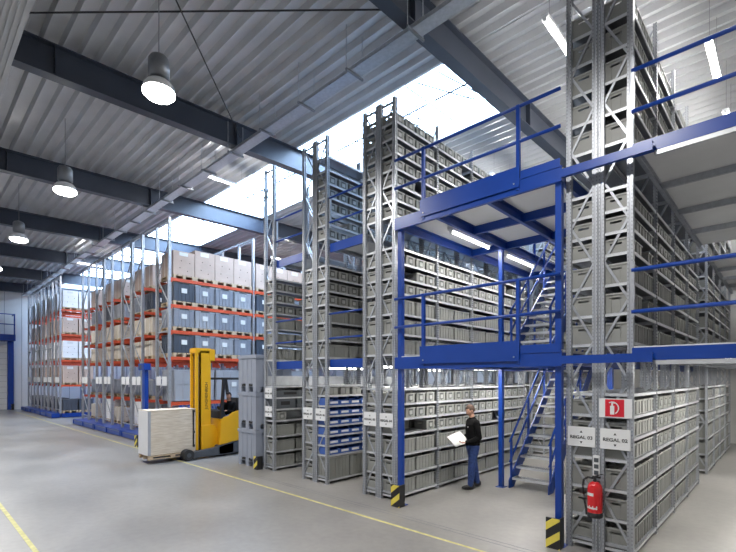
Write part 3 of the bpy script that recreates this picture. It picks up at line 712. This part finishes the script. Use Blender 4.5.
# ---------------------------------------------------------------- pallet racks
PY0 = 6.42; PB = 3.32
NL = [1.50, 3.10, 4.02, 4.93, 5.86]
pm_p = postmesh(.10, .09, 7.95, m='galv'); pm_q = postmesh(.10, .09, 8.35, m='galv')
def palletrack(x0, x1, lev, H, label, seg, nb, full):
    W = x1-x0; t = thing('mobile_pallet_rack', label, 'pallet rack', (x0, PY0, 0), 0, 'mobile pallet racks')
    xs = [.05, 1.12, W-1.12, W-.05]; pm = pm_p if H < 8 else pm_q
    mb = MB(); mb.box(0, W, -.42, nb*PB+.2, .03, .27, 'blue')
    for x in (.02, W/2-.05, W-.12): mb.box(x, x+.1, -.45, -.42, .05, .25, 'blue')
    mb.box(.02, W-.02, -.425, -.42, .20, .22, 'ribbon')
    part('base', mb, t)
    rl = MB()
    for i in range(nb+1):
        for x in xs: part('post', pm, t, (x, i*PB, .0))
        for (a, b) in ((xs[0], xs[1]), (xs[2], xs[3])):
            mb = MB(); z = .5; s = 0
            while z+1.1 < H: 
                mb.bar((a if s else b, i*PB, z), (b if s else a, i*PB, z+1.1), .05, .025, 'galv', (0,1,0)); z += 1.1; s ^= 1
            for zz in (.45, H/2, H-.12): mb.box(a, b, i*PB-.02, i*PB+.02, zz, zz+.04, 'galv')
            part('bracing', mb, t)
    mb = MB()
    for i in range(nb+1): mb.box(0, W, i*PB-.03, i*PB+.03, H-.06, H, 'galv')
    part('top_tie', mb, t)
    for z in lev:
        for j, x in enumerate((xs[0], xs[1], xs[2], xs[3])):
            face = (j == 3)
            for b in range(nb if face else 1):
                L0, L1 = (b*PB+.05, (b+1)*PB-.05) if face else (.05, nb*PB-.05)
                m = MB(); xx = x+(.03 if j % 2 else -.03); m.box(xx-.022, xx+.022, L0, L1, z-.11, z, 'orange')
                for q in (L0, L1): m.box(xx-.028, xx+.028, q-.02, q+.02, z-.16, z, 'orange')
                part('beam', m, t)
    for k, x in enumerate((.34, .84, W-.84, W-.34)):
        p = part('sign_plate', MB().box(-.2, .2, -.06, -.05, 2.08, 2.40, 'white'), t, (x, 0, 0))
        link('lettering', MB().box(-.2, .2, -.062, -.06, 2.2, 2.26, 'black').mesh('lettering'), p) if False else None
    return t
near = [(-26.4, -22.9), (-22.85, -19.3), (-19.25, -15.6)]
far = [(-40.6, -37.4), (-37.35, -34.2), (-34.15, -31.0)]
nn = ['leftmost near mobile pallet rack with blue base', 'middle near mobile pallet rack with blue base', 'mobile pallet rack with orange beams facing the forklift aisle']
fn = ['farthest left mobile pallet rack by the wall', 'middle rack of the far pallet rack block', 'far pallet rack facing the gap, white cartons on orange beams']
FLV = [1.95, 3.42, 4.95, 6.42]
for (a, b), l in zip(near, nn): palletrack(a, b, NL, 7.95, l, 0, 4, True)
for (a, b), l in zip(far, fn): palletrack(a, b, FLV, 8.35, l, 0, 4, True)
# wooden pallet (0.8 along local y, 1.15 along x), origin at the bottom centre
def palletparts(w=.78, d=1.1):
    A = MB()
    for k in range(5):
        y = -w/2+(w-.12)*k/4; A.box(-d/2, d/2, y, y+.12, .118, .14, 'wood')
    for x in (-d/2, -.05, d/2-.1): A.box(x, x+.1, -w/2, w/2, .098, .118, 'wood')
    R_ = MB(); R_.box(-d/2, d/2, 0, .1, 0, .02, 'wood')
    for x in (-d/2, -.05, d/2-.1): R_.box(x, x+.1, 0, .1, .018, .10, 'wood')
    return A.mesh('deck_boards'), R_.mesh('runner')
PA, PR = palletparts()
def pallet(x, y, z, label, group='wooden pallets on the pallet racks', parts=True):
    if parts:
        t = thing('wooden_pallet', label, 'pallet', (x, y, z), 0, group)
        part('deck_boards', PA, t)
        for y in (-.39, -.05, .29): part('runner', PR, t, (0, y, 0))
        return t
    return tag(link('wooden_pallet', PAL1, None, (x, y, z)), label, 'pallet', group)
mbp = MB()
for me_, y in ((PA, 0), (PR, -.39), (PR, -.05), (PR, .29)):
    mbp.add([(v.co.x, v.co.y+y, v.co.z) for v in me_.vertices], [tuple(p.vertices) for p in me_.polygons], 'wood')
PAL1 = mbp.mesh('wooden_pallet')
def contmb(h, m, w=.76, d=1.08, rim='pboxpale', feet=False):
    b = MB(); z0 = 0
    b.frustum((-d/2+.03, d/2-.03, -w/2+.03, w/2-.03), (-d/2+.012, d/2-.012, -w/2+.012, w/2-.012), 0, h-.05, m)
    n = 5
    for k in range(n+1):
        y = -w/2+.045+(w-.09)*k/n
        for s in (1, -1): b.box(*sorted((s*(d/2-.03), s*(d/2-.003))), y-.013, y+.013, .03, h-.05, m)
        x = -d/2+.06+(d-.12)*k/n
        for s in (1, -1): b.box(x-.013, x+.013, *sorted((s*(w/2-.03), s*(w/2-.003))), .03, h-.05, m)
    for zz in (.02, h*.55):
        b.box(-d/2+.008, d/2-.008, -w/2+.008, w/2-.008, zz, zz+.03, m)
    r = MB(); r.box(-d/2, d/2, -w/2, w/2, h-.055, h, rim)
    c = MB(); c.box(d/2-.003, d/2, -.1, .1, h*.45, h*.45+.17, 'card')
    hs = MB(); hs.box(d/2, d/2+.003, -w*.22, w*.22, h-.045, h-.012, 'slot')
    return b.mesh('container_body'), r.mesh('lid_rim'), c.mesh('label_card'), hs.mesh('hand_slot')
CT = {'grey': contmb(.66, 'pboxgrey'), 'pale': contmb(.64, 'pboxpale'), 'dark': contmb(.66, 'pboxdark', rim='darkgrey')}
ctd = {'grey': 'blue-grey ribbed plastic container', 'pale': 'pale grey ribbed plastic container', 'dark': 'dark ribbed plastic container'}
def container(kind, x, y, z, lab, group, parts=True):
    me = CT[kind]; o = tag(link('plastic_container', me[0], None, (x, y, z)), lab, 'container', group)
    link('lid_rim', me[1], o)
    if parts: link('label_card', me[2], o); link('hand_slot', me[3], o)
    return o
def cartonmb(h, m, w=.76, d=1.05, n=3):
    b = MB(); b.box(-d/2, d/2, -w/2, w/2, 0, h, m)
    for k in range(1, n):
        z = h*k/n; b.box(-d/2-.002, d/2+.002, -w/2-.002, w/2+.002, z-.006, z, 'cartonbrown')
    b.box(d/2, d/2+.002, -.17, .14, h*.82, h*.96, 'card')
    for (y, z) in ((-.15, .3), (.12, .2), (.2, .55), (-.1, .6)): b.cyl((d/2, y, h*z), (d/2+.002, y, h*z), .018, 'slot', 8)
    tp = MB(); 
    for x in (-d*.2, d*.2): tp.box(x-.015, x+.015, -w/2-.004, w/2+.004, 0, h+.003, 'card')
    return b.mesh('carton_stack'), tp.mesh('strap')
CA_ = {'a': cartonmb(.84, 'carton'), 'b': cartonmb(.98, 'carton'), 'c': cartonmb(.60, 'cartonbrown'), 'd': cartonmb(1.0, 'paper')}
def carton(k, x, y, z, lab, group):
    o = tag(link('carton', CA_[k][0], None, (x, y, z)), lab, 'carton', group); link('strap', CA_[k][1], o); return o
xf = -15.6-.56
lvn = ['lowest', 'second', 'third', 'fourth', 'top']
# the face towards the forklift aisle
for b in range(2):
    for li, z in enumerate(NL):
        for k in range(4):
            y = PY0+b*PB+.12+.39+k*(PB-.2)/4; n_ = b*4+k
            if li == 0:
                if k in (0, 2):
                    y2 = PY0+b*PB+.12+.78+(k//2)*1.56
                    me = BIGC if 'BIGC' in globals() else None
                    if me is None:
                        BIGC = contmb(1.12, 'pboxpale', w=1.5, d=1.1); me = BIGC
                    o = tag(link('plastic_container', me[0], None, (xf, y2, z+.02)), 'large pale grey container on the lowest orange beams, '+ORD[b*2+k//2]+' from the front', 'container', 'large containers on the forklift aisle rack')
                    link('lid_rim', me[1], o); link('label_card', me[2], o)
                continue
            pallet(xf, y, z, f'wooden pallet, {ORD[n_]} from the front, {lvn[li]} orange level facing the forklift aisle')
            if li == 4:
                carton('a' if n_ == 0 else 'b', xf, y, z+.14, f'pinkish carton stack on the top level facing the forklift aisle, {ORD[n_]} from the front', 'carton stacks on the top level')
            else:
                kd = 'dark' if (k == 0 and li in (1, 3)) else ('grey' if (k+li) % 3 else 'pale')
                container(kd, xf, y, z+.14, f'{ctd[kd]}, {ORD[n_]} from the front, {lvn[li]} level facing the forklift aisle', 'containers facing the forklift aisle')
# rows seen end on through the posts of the near block
cnt = 0
for ri, (a, b_) in enumerate(near):
    for side, x in ((0, a+.58), (1, b_-.58)):
        if ri == 2 and side == 1: continue
        rowi = ri*2+side
        for li, z in enumerate([.28]+NL):
            for k in range(2):
                y = PY0+.75+k*.82; rn = f'{ORD[rowi]} near row'
                pallet(x, y, z, f'pallet, {"front" if k == 0 else "second"} in the {rn}, level {ORD[li]} up, mobile racks', parts=False)
                where = f'{"front" if k == 0 else "second"} place, {rn} from left, {ORD[li]} level up'
                if li in (0,): carton('d' if rowi % 2 else 'c', x, y, z+.14, 'carton stack near the floor, '+where, 'carton stacks in the near rack block')
                elif li in (1, 2) and (li == 1): container('grey', x, y, z+.14, 'blue-grey container, '+where, 'containers in the near rack block'); 
                elif li in (3,): carton('c', x, y, z+.14, 'brown carton stack, '+where, 'carton stacks in the near rack block')
                elif li == 2: carton('c', x, y, z+.14, 'pale carton stack, '+where, 'carton stacks in the near rack block')
                elif li == 4: container(['grey', 'dark', 'pale'][(rowi+k) % 3], x, y, z+.14, 'upper plastic container, '+where, 'containers in the near rack block')
                else: carton('a', x, y, z+.14, 'topmost carton stack, '+where, 'carton stacks in the near rack block')
for ri, (a, b_) in enumerate(far):
    for side, x in ((0, a+.58), (1, b_-.58)):
        face = ri == 2 and side == 1
        for li, z in enumerate([.28]+FLV):
            for k in range(2 if face else 1):
                y = PY0+.5+k*.82; w_ = f'{"front" if k == 0 else "second"} place, {ORD[ri*2+side]} row of far block, {ORD[li]} level'
                pallet(x, y, z, 'pallet, '+w_, parts=False)
                if li == 0: container('dark', x, y, z+.14, 'dark container, '+w_, 'containers in the far rack block', False)
                else: carton('bdad'[li-1], x, y, z+.14, 'white or pinkish carton stack, '+w_, 'carton stacks in the far rack block')
# blue post with a control box beside the mobile racks
t = thing('control_post', 'blue control post with a box on top behind the timber load', 'control post', (-16.15, 5.8, 0))
part('post', MB().box(-.12, .12, -.06, .06, 0, 2.62, 'blue').box(-.18, .18, -.12, .12, 0, .012, 'blue'), t)
part('control_box', MB().box(-.30, .22, -.12, .10, 2.62, 2.85, 'blue').box(-.2, .0, -.122, -.12, 2.66, 2.80, 'darkgrey'), t)
# stack of three large grey containers at the end of the half empty rack
for k in range(3):
    z = k*.99; b = MB(); W, D, H = .86, 1.15, .99
    b.box(0, W, 0, D, .14, H-.10, 'stack')
    for x in (0.0, W/2-.07, W-.14): 
        for y in (0, D/2-.07, D-.14): b.box(x, x+.14, y, y+.14, 0, .14, 'stack')
    for k2 in range(1, 4):
        x = W*k2/4; b.box(x-.012, x+.012, -.01, 0, .2, H-.1, 'stack'); y = D*k2/4; b.box(W, W+.01, y-.012, y+.012, .2, H-.1, 'stack')
    o = solo('plastic_container', b, ['bottom', 'middle', 'top'][k]+' grey container of the tall three-high stack beside the forklift', 'container', (-10.98, 6.38, z), 0, 'stack of three grey containers')
    r = MB(); r.box(-.02, W+.02, -.02, D+.02, H-.10, H-.02, 'stack'); r.box(.02, W-.02, .02, D-.02, H-.02, H, 'stack'); link('rim', r.mesh('rim'), o)
    if k < 3:
        h = MB(); h.box(.17, .36, -.003, 0, .15, .22, 'slot'); h.box(.52, .70, -.003, 0, .15, .22, 'slot'); link('fork_pocket', h.mesh('fork_pocket'), o)
# ---------------------------------------------------------------- forklift (reach truck), forks to -Y
FX = -12.95
t = thing('forklift', 'yellow reach forklift truck carrying the timber load, driver seated inside', 'forklift', (FX, 5.3, 0))
Y = lambda y: y-5.3
for s in (1, -1):
    xa, xb_ = sorted((s*.43, s*.62))
    part('straddle_leg', MB().prism([(Y(5.55), .06), (Y(7.0), .05), (Y(7.0), .42), (Y(6.4), .28), (Y(5.75), .22), (Y(5.5), .20)], xa, xb_, 'darkgrey', 'x'), t, bevel=.012)
    part('load_wheel', MB().cyl((s*.40, Y(5.60), .16), (s*.64, Y(5.60), .16), .155, 'rubber', 24).cyl((s*.645, Y(5.60), .16), (s*.635, Y(5.60), .16), .07, 'darkgrey', 16), t, bevel=.01)
    m1 = MB(); xo = .09+s*.21
    m1.box(*sorted((xo, xo-s*.05)), Y(6.08), Y(6.42), .25, 3.16, 'yellow')
    m1.box(*sorted((xo, xo-s*.12)), Y(6.08), Y(6.12), .25, 3.16, 'yellow')
    part('outer_mast_rail', m1, t, bevel=.006)
    m2 = MB(); m2.box(*sorted((xo-s*.02, xo-s*.09)), Y(5.96), Y(6.04), .22, 3.10, 'yellow'); m2.box(*sorted((xo-s*.04, xo-s*.08)), Y(6.0), Y(6.07), .25, 3.0, 'darkgrey')
    part('inner_mast_rail', m2, t, bevel=.004)
part('mast_top', MB().box(-.12, .30, Y(5.95), Y(6.44), 3.08, 3.24, 'yellow').box(.20, .31, Y(6.36), Y(6.56), 2.86, 3.22, 'yellow').box(-.13, -.02, Y(6.36), Y(6.56), 2.86, 3.22, 'yellow'), t, bevel=.02)
part('mast_cross_bar', MB().box(-.08, .26, Y(6.3), Y(6.4), 1.6, 1.7, 'yellow'), t)
part('mast_cross_bar', MB().box(-.08, .26, Y(6.3), Y(6.4), .5, .65, 'yellow'), t)
for x in (.16, .02): part('lift_cylinder', MB().cyl((x, Y(6.2), .3), (x, Y(6.2), 3.0), .035, 'ribbon', 12), t)
part('mast_foot', MB().prism([(Y(6.1), .2), (Y(6.62), .2), (Y(6.62), .75), (Y(6.5), .95), (Y(6.1), .95)], .30, .36, 'yellow', 'x'), t, bevel=.01)
l = part('mast_lettering', text_mesh('JUNGHEINRICH', .115, 'black', .001), t, (.302, Y(6.28), 1.82)); l.rotation_euler = (PI/2, -PI/2, PI/2)
cr = MB()
for z in (.35, .75, 1.35): cr.box(-.40, .40, Y(5.83), Y(5.88), z, z+.07, 'black')
for k in range(7): cr.box(-.40+k*.125, -.37+k*.125, Y(5.83), Y(5.87), .35, 1.40, 'black')
part('fork_carriage', cr, t)
for x in (-.3, .2): part('fork', MB().box(x, x+.1, Y(4.75), Y(5.88), .145, .18, 'black').box(x, x+.1, Y(5.83), Y(5.88), .105, .6, 'black'), t)
part('chassis', MB().prism([(Y(6.5), .06), (Y(8.3), .06), (Y(8.3), .60), (Y(7.2), .42), (Y(6.5), .33)], -.62, .62, 'darkgrey', 'x'), t, bevel=.02)
side = [(Y(6.55), .34), (Y(7.2), .43), (Y(8.3), .61), (Y(8.3), 1.50), (Y(7.7), 1.48), (Y(7.0), 1.30), (Y(6.85), 1.20), (Y(6.58), 1.14)]
for s in (1, -1):
    xa, xb_ = sorted((s*.52, s*.60)); part('body_side_panel', MB().prism(side, xa, xb_, 'yellow', 'x'), t, bevel=.02)
part('rear_body', MB().box(-.52, .52, Y(7.45), Y(8.3), .60, 1.47, 'yellow'), t)
part('front_body', MB().box(-.52, .52, Y(6.58), Y(6.72), .34, 1.12, 'yellow'), t)
part('dashboard', MB().prism([(Y(6.60), 1.12), (Y(6.8), 1.2), (Y(6.76), 1.38), (Y(6.64), 1.34)], -.5, .5, 'black', 'x'), t, bevel=.01)
g = MB()
for s in (1, -1):
    g.bar((s*.55, Y(6.62), 1.12), (s*.53, Y(6.72), 2.30), .07, .08, 'black'); g.bar((s*.55, Y(7.5), 1.42), (s*.53, Y(7.35), 2.30), .07, .09, 'black')
    g.bar((s*.53, Y(6.66), 2.33), (s*.53, Y(7.5), 2.33), .08, .07, 'black')
for k in range(6): g.bar((-.53, Y(6.72)+k*.14, 2.34), (.53, Y(6.72)+k*.14, 2.34), .03, .04, 'black')
part('overhead_guard', g, t)
part('seat', MB().box(-.28, .25, Y(7.0), Y(7.4), .62, 1.0, 'black').box(-.28, .25, Y(7.36), Y(7.46), 1.0, 1.72, 'black'), t, bevel=.02)
part('steering_wheel', MB().cyl((.05, Y(6.86), 1.36), (.05, Y(6.88), 1.38), .14, 'black', 20), t)
# timber load on pallet carried by the forks
o = thing('wooden_pallet', 'wooden pallet carried on the forklift forks under the timber load', 'pallet', (-12.93, 5.26, .115), 0)
mbs = [MB(), MB(), MB()]
for k in range(6): mbs[0].box(-.36, .36, -.66+k*.24, -.54+k*.24, .095, .115, 'wood')
for x in (-.36, -.045, .27):
    mbs[1].box(x, x+.09, -.66, .66, .075, .095, 'wood')
    for y in (-.66, -.06, .54): mbs[1].box(x, x+.09, y, y+.12, .02, .075, 'wood')
    mbs[2].box(x, x+.09, -.66, .66, 0, .02, 'wood')
for n, m in zip(('deck_boards', 'blocks', 'bottom_boards'), mbs): part(n, m, o)
o = thing('timber_load', 'tall block of pale stacked timber boards on the forks, grey end corner', 'timber load', (-12.93, 5.26, .235), 0)
nb = 11; H = 1.21
for k in range(nb):
    dx = random.uniform(-.004, .004); part('board_layer', MB().box(-.34+dx, .34+dx, -.655, .655, k*H/nb+.003, (k+1)*H/nb, 'planks'), o, label=None)
part('end_cap', MB().box(-.35, .35, -.675, -.657, 0, H, 'paper'), o)
part('corner_strip', MB().box(.345, .352, -.675, -.60, 0, H, 'pboxpale'), o)
part('top_cover', MB().box(-.35, .35, -.67, .665, H, H+.015, 'planks'), o)

# ---------------------------------------------------------------- people
def remesh(mb, vox, smooth=4):
    me = mb.mesh('r'); o = bpy.data.objects.new('r', me); C.objects.link(o)
    m = o.modifiers.new('v', 'REMESH'); m.mode = 'VOXEL'; m.voxel_size = vox
    k = o.modifiers.new('s', 'SMOOTH'); k.iterations = smooth; k.factor = .5
    dg = bpy.context.evaluated_depsgraph_get(); dg.update()
    out = bpy.data.meshes.new_from_object(o.evaluated_get(dg)); bpy.data.objects.remove(o); return out
def loft(mb, rings, m, n=20):   # rings: (center, rx, ry) horizontal ellipses
    vs = []
    for (c, rx, ry) in rings:
        for i in range(n): t_ = 2*PI*i/n; vs.append((c[0]+rx*math.cos(t_), c[1]+ry*math.sin(t_), c[2]))
    N = len(rings); fs = [(k*n+i, k*n+(i+1)%n, (k+1)*n+(i+1)%n, (k+1)*n+i) for k in range(N-1) for i in range(n)]+[tuple(range(n))[::-1], tuple((N-1)*n+i for i in range(n))]
    mb.add(vs, fs, m)
def limb(mb, pts, m, ex=0., caps=True):
    for (p, r) in pts: mb.ball(p, (r+ex,)*3, m, 14, 10)
    for (p, r), (q, r2) in zip(pts, pts[1:]): mb.cyl(p, q, r+ex, m, 16, r2+ex)
def head(mb, c, yaw, pitch, s=1.):
    Rm = Matrix.Translation(c) @ Matrix.Rotation(yaw, 4, 'Z') @ Matrix.Rotation(pitch, 4, 'X') @ Matrix.Scale(s, 4)
    h = MB(); n, k = 24, 18; r = []   # faces -Y locally
    h.ball((0, 0, 0), (.076, .095, .118), 'skin', n, k)
    V = []
    for (x, y, z) in h.v:
        if z < 0: f = 1-.42*(-z/.118)**1.6; x *= f; y = y*(1-.10*(-z/.118)) - .012*(-z/.118)
        if y < 0:
            if abs(x) < .055 and -.01 < z < .035: y += .010*math.exp(-((abs(x)-.03)/.014)**2-((z-.012)/.012)**2)
            y -= .024*math.exp(-(x/.012)**2-((z+.022)/.020)**2)
            y -= .006*math.exp(-(x/.03)**2-((z+.058)/.012)**2)
            y -= .010*math.exp(-(x/.028)**2-((z+.10)/.02)**2)
        V.append((x, y, z))
    h.v = V
    for s_ in (1, -1):
        h.ball((s_*.077, .008, -.008), (.010, .019, .032), 'skin', 10, 8)
        h.ball((s_*.030, -.083, .012), (.011, .007, .007), 'paper', 8, 6); h.ball((s_*.030, -.0895, .012), (.0045, .003, .0045), 'black', 8, 6)
    h.box(-.020, .020, -.101, -.096, -.061, -.056, 'signred')
    mb.merge(h, Rm)
    hr = MB(); hr.ball((0, .012, .018), (.084, .102, .116), 'hair', 24, 16)
    keep = []
    for f in hr.f:
        cc = sum((Vector(hr.v[i]) for i in f), Vector())/len(f)
        if not ((cc.y < -.035 and cc.z < .065) or cc.z < -.055 or (cc.y < .0 and cc.z < .02)): keep.append(f)
    hr.f = keep; hr.m = [0]*len(keep)
    for s_ in (1, -1): hr.box(s_*.03-.014, s_*.03+.014, -.096, -.090, .030, .035, 'hair')
    out = MB(); out.merge(hr, Rm); return out
def hand(mb, wrist, dirv, up, side, curl=.6):
    d = Vector(dirv).normalized(); u = Vector(up); u = (u-d*u.dot(d)).normalized(); a = d.cross(u)*side; w = Vector(wrist)
    for k in range(7):
        c = w+d*(.012*k+.006); 
        for q in (-.026, -.009, .009, .026): mb.ball(tuple(c+a*q*(.7+.06*k)), (.0145, .0145, .0145), 'skin', 8, 6)
    for off, L in ((-.031, .062), (-.0105, .076), (.0105, .080), (.031, .070)):
        p = w+d*.076+a*off; pts = [(tuple(p), .0095)]; ang = 0
        for i, q in enumerate((.45, .33, .22)):
            ang += curl*.55; p = p+(d*math.cos(ang)-u*math.sin(ang))*L*q*1.1; pts.append((tuple(p), .009-.0008*i))
        limb(mb, pts, 'skin')
    p = w+d*.02+a*.026; q = p+(d*.5+a*.75-u*.2).normalized()*.038; r = q+(d*.9+a*.2-u*.5).normalized()*.032
    limb(mb, [(tuple(p), .0125), (tuple(q), .011), (tuple(r), .0095)], 'skin')
def figure(t, L, handdirs, top, low, yaw, pitch, headpos, hem, waist):
    body = MB()
    loft(body, L['torso'], 'skin')
    for k in ('armL', 'armR', 'legL', 'legR', 'neck'): limb(body, L[k], 'skin')
    hair = head(body, headpos, yaw, pitch)
    for (k, dv, up, sd, cu) in handdirs: hand(body, L[k][-1][0], dv, up, sd, cu)
    me = remesh(body, .0075, 2); me.materials.clear(); me.materials.append(M['skin'])
    for p in me.polygons: p.use_smooth = True
    link('body', me, t)
    part('hair', hair, t, smooth=True)
    c = MB(); loft(c, [((x[0][0], x[0][1], x[0][2]+(.0)), x[1]+.022, x[2]+.022) for x in L['torso'] if x[0][2] >= hem], top)
    for k in ('armL', 'armR'): limb(c, L[k][:-1]+[(tuple(Vector(L[k][-2][0]).lerp(Vector(L[k][-1][0]), .86)), L[k][-1][1]+.006)], top, .016)
    c.cyl(L['neck'][0][0], tuple(Vector(L['neck'][0][0]).lerp(Vector(L['neck'][1][0]), .55)), .082, top, 16, .070)
    me = remesh(c, .011, 3); me.materials.clear(); me.materials.append(M[top])
    for p in me.polygons: p.use_smooth = True
    link('sweater' if low == 'jeans' else 'jacket', me, t)
    c = MB(); loft(c, [(x[0], x[1]+.012, x[2]+.012) for x in L['torso'] if x[0][2] <= waist], low)
    for k in ('legL', 'legR'): limb(c, L[k], low, .016)
    me = remesh(c, .011, 3); me.materials.clear(); me.materials.append(M[low])
    for p in me.polygons: p.use_smooth = True
    link('trousers', me, t)
# standing man, local frame: faces -Y, z up; then rotated
MANP, MANR = (-4.93, 8.42, 0), math.radians(-36)
t = thing('person', 'man in black sweater and blue jeans standing, reading white papers before the shelves', 'person', MANP, MANR)
L = {'torso': [((0,.01,.84),.150,.118), ((0,.01,.92),.165,.128), ((0,.01,1.02),.155,.120), ((0,.005,1.14),.150,.118), ((0,.005,1.26),.168,.122), ((0,.01,1.36),.180,.115), ((0,.015,1.43),.155,.088), ((0,.015,1.475),.09,.06)],
     'armL': [((.185,.015,1.405),.056), ((.225,.03,1.25),.047), ((.235,.05,1.10),.044), ((.205,-.07,1.03),.040), ((.13,-.19,.99),.028)],
     'armR': [((-.185,.015,1.405),.056), ((-.22,.01,1.25),.047), ((-.225,.02,1.10),.044), ((-.20,-.10,1.05),.040), ((-.12,-.22,1.03),.028)],
     'legL': [((.085,.01,.88),.095), ((.10,-.03,.68),.078), ((.105,-.06,.48),.060), ((.11,-.07,.30),.058), ((.115,-.09,.10),.045)],
     'legR': [((-.085,.01,.88),.095), ((-.10,.05,.68),.078), ((-.105,.09,.48),.060), ((-.11,.12,.30),.058), ((-.115,.16,.10),.045)],
     'neck': [((0,.01,1.46),.056), ((0,-.015,1.57),.054)]}
figure(t, L, [('armL', (-.3,-1,-.05), (.2,0,-1), -1, .55), ('armR', (.3,-1,-.05), (-.2,0,-1), 1, .55)], 'sweater', 'jeans', 0, math.radians(24), (0, -.045, 1.655), .86, .95)
part('badge', MB().box(.08, .105, -.142, -.136, 1.30, 1.325, 'white'), t)
for (x, y) in ((.115, -.08), (-.115, .17)):
    sh = MB(); sh.ball((x, y-.06, .045), (.052, .150, .050), 'black', 16, 10); sh.ball((x, y+.02, .07), (.048, .065, .065), 'black', 14, 8)
    sh.v = [(a, b, max(c, .004)) for a, b, c in sh.v]; part('shoe', sh, t, smooth=True)
pp = thing('paper_sheets', 'white sheets of paper held open in both hands of the standing man', 'papers', (-5.335, 8.06, 1.085))
def sheet(e1, e2, nrm, off):
    mb = MB(); vs = []; n = 6; e1 = Vector(e1); e2 = Vector(e2); nr = Vector(nrm)
    for lay in (0, .003):
        for i in range(n+1):
            for j in range(2): vs.append(Vector(off)+e1*(i/n)+e2*j+nr*(.018*math.sin(i/n*PI)+lay))
    N = 2*(n+1); fs = []
    for i in range(n): a = 2*i; fs += [(a, a+2, a+3, a+1), (N+a, N+a+1, N+a+3, N+a+2), (a, N+a, N+a+2, a+2), (a+1, a+3, N+a+3, N+a+1)]
    fs += [(0, 1, N+1, N), (2*n, N+2*n, N+2*n+1, 2*n+1)]
    mb.add(vs, fs, 'paper'); return mb
rv = Vector((.7244, .6894, 0)); fv = Vector((-.6894, .7244, 0)); uv = Vector((0, 0, 1))
part('sheet', sheet(rv*.29+uv*.12+fv*.05, rv*.17-uv*.20-fv*.12, -fv*.6+uv*.5, (0, 0, 0)), pp)
part('sheet', sheet(rv*.28+uv*.09+fv*.05, rv*.19-uv*.18-fv*.12, -fv*.6+uv*.5, rv*.01-fv*.01-uv*.01), pp)
# driver seated in the truck, faces towards -Y / +X
t = thing('person', 'seated forklift driver with dark jacket and short dark hair, hands at the wheel', 'person', (FX+.1, 7.13, 1.06), math.radians(28))
L = {'torso': [((0,.04,.02),.155,.13), ((0,.03,.14),.16,.125), ((0,.02,.26),.15,.115), ((0,.02,.38),.17,.115), ((0,.02,.46),.165,.10), ((0,.025,.52),.10,.065)],
     'armL': [((.175,.02,.46),.055), ((.215,-.03,.33),.048), ((.21,-.09,.22),.044), ((.17,-.20,.24),.037), ((.12,-.28,.28),.028)],
     'armR': [((-.175,.02,.46),.055), ((-.215,-.03,.33),.048), ((-.21,-.09,.22),.044), ((-.17,-.20,.24),.037), ((-.12,-.28,.28),.028)],
     'legL': [((.09,.0,.06),.09), ((.11,-.18,.07),.075), ((.12,-.28,.02),.06), ((.12,-.28,-.18),.054), ((.12,-.30,-.40),.045)],
     'legR': [((-.09,.0,.06),.09), ((-.11,-.18,.07),.075), ((-.12,-.28,.02),.06), ((-.12,-.28,-.18),.054), ((-.12,-.30,-.40),.045)],
     'neck': [((0,.02,.51),.055), ((0,.0,.63),.053)]}
figure(t, L, [('armL', (-.3,-1,.1), (0,0,1), 1, .8), ('armR', (.3,-1,.1), (0,0,1), -1, .8)], 'sweater', 'cloth', math.radians(10), math.radians(8), (0, -.02, .72), .02, .16)

# ---------------------------------------------------------------- camera
cam = bpy.data.cameras.new('camera'); co = bpy.data.objects.new('camera', cam); C.objects.link(co)
co.location = (0, 0, CH); co.rotation_euler = (PI/2, 0, math.radians(43.58))
cam.sensor_width = 36; cam.lens = 36*F/736; cam.shift_y = (378-276)/736; cam.clip_end = 200; cam.clip_start = .05
sc = bpy.context.scene; sc.camera = co
sc.view_settings.view_transform = 'Standard'; sc.view_settings.look = 'None'; sc.view_settings.gamma = 1; sc.view_settings.use_curve_mapping = False
sc.view_settings.exposure = 0.1
sc.cycles.max_bounces = 7; sc.cycles.diffuse_bounces = 4
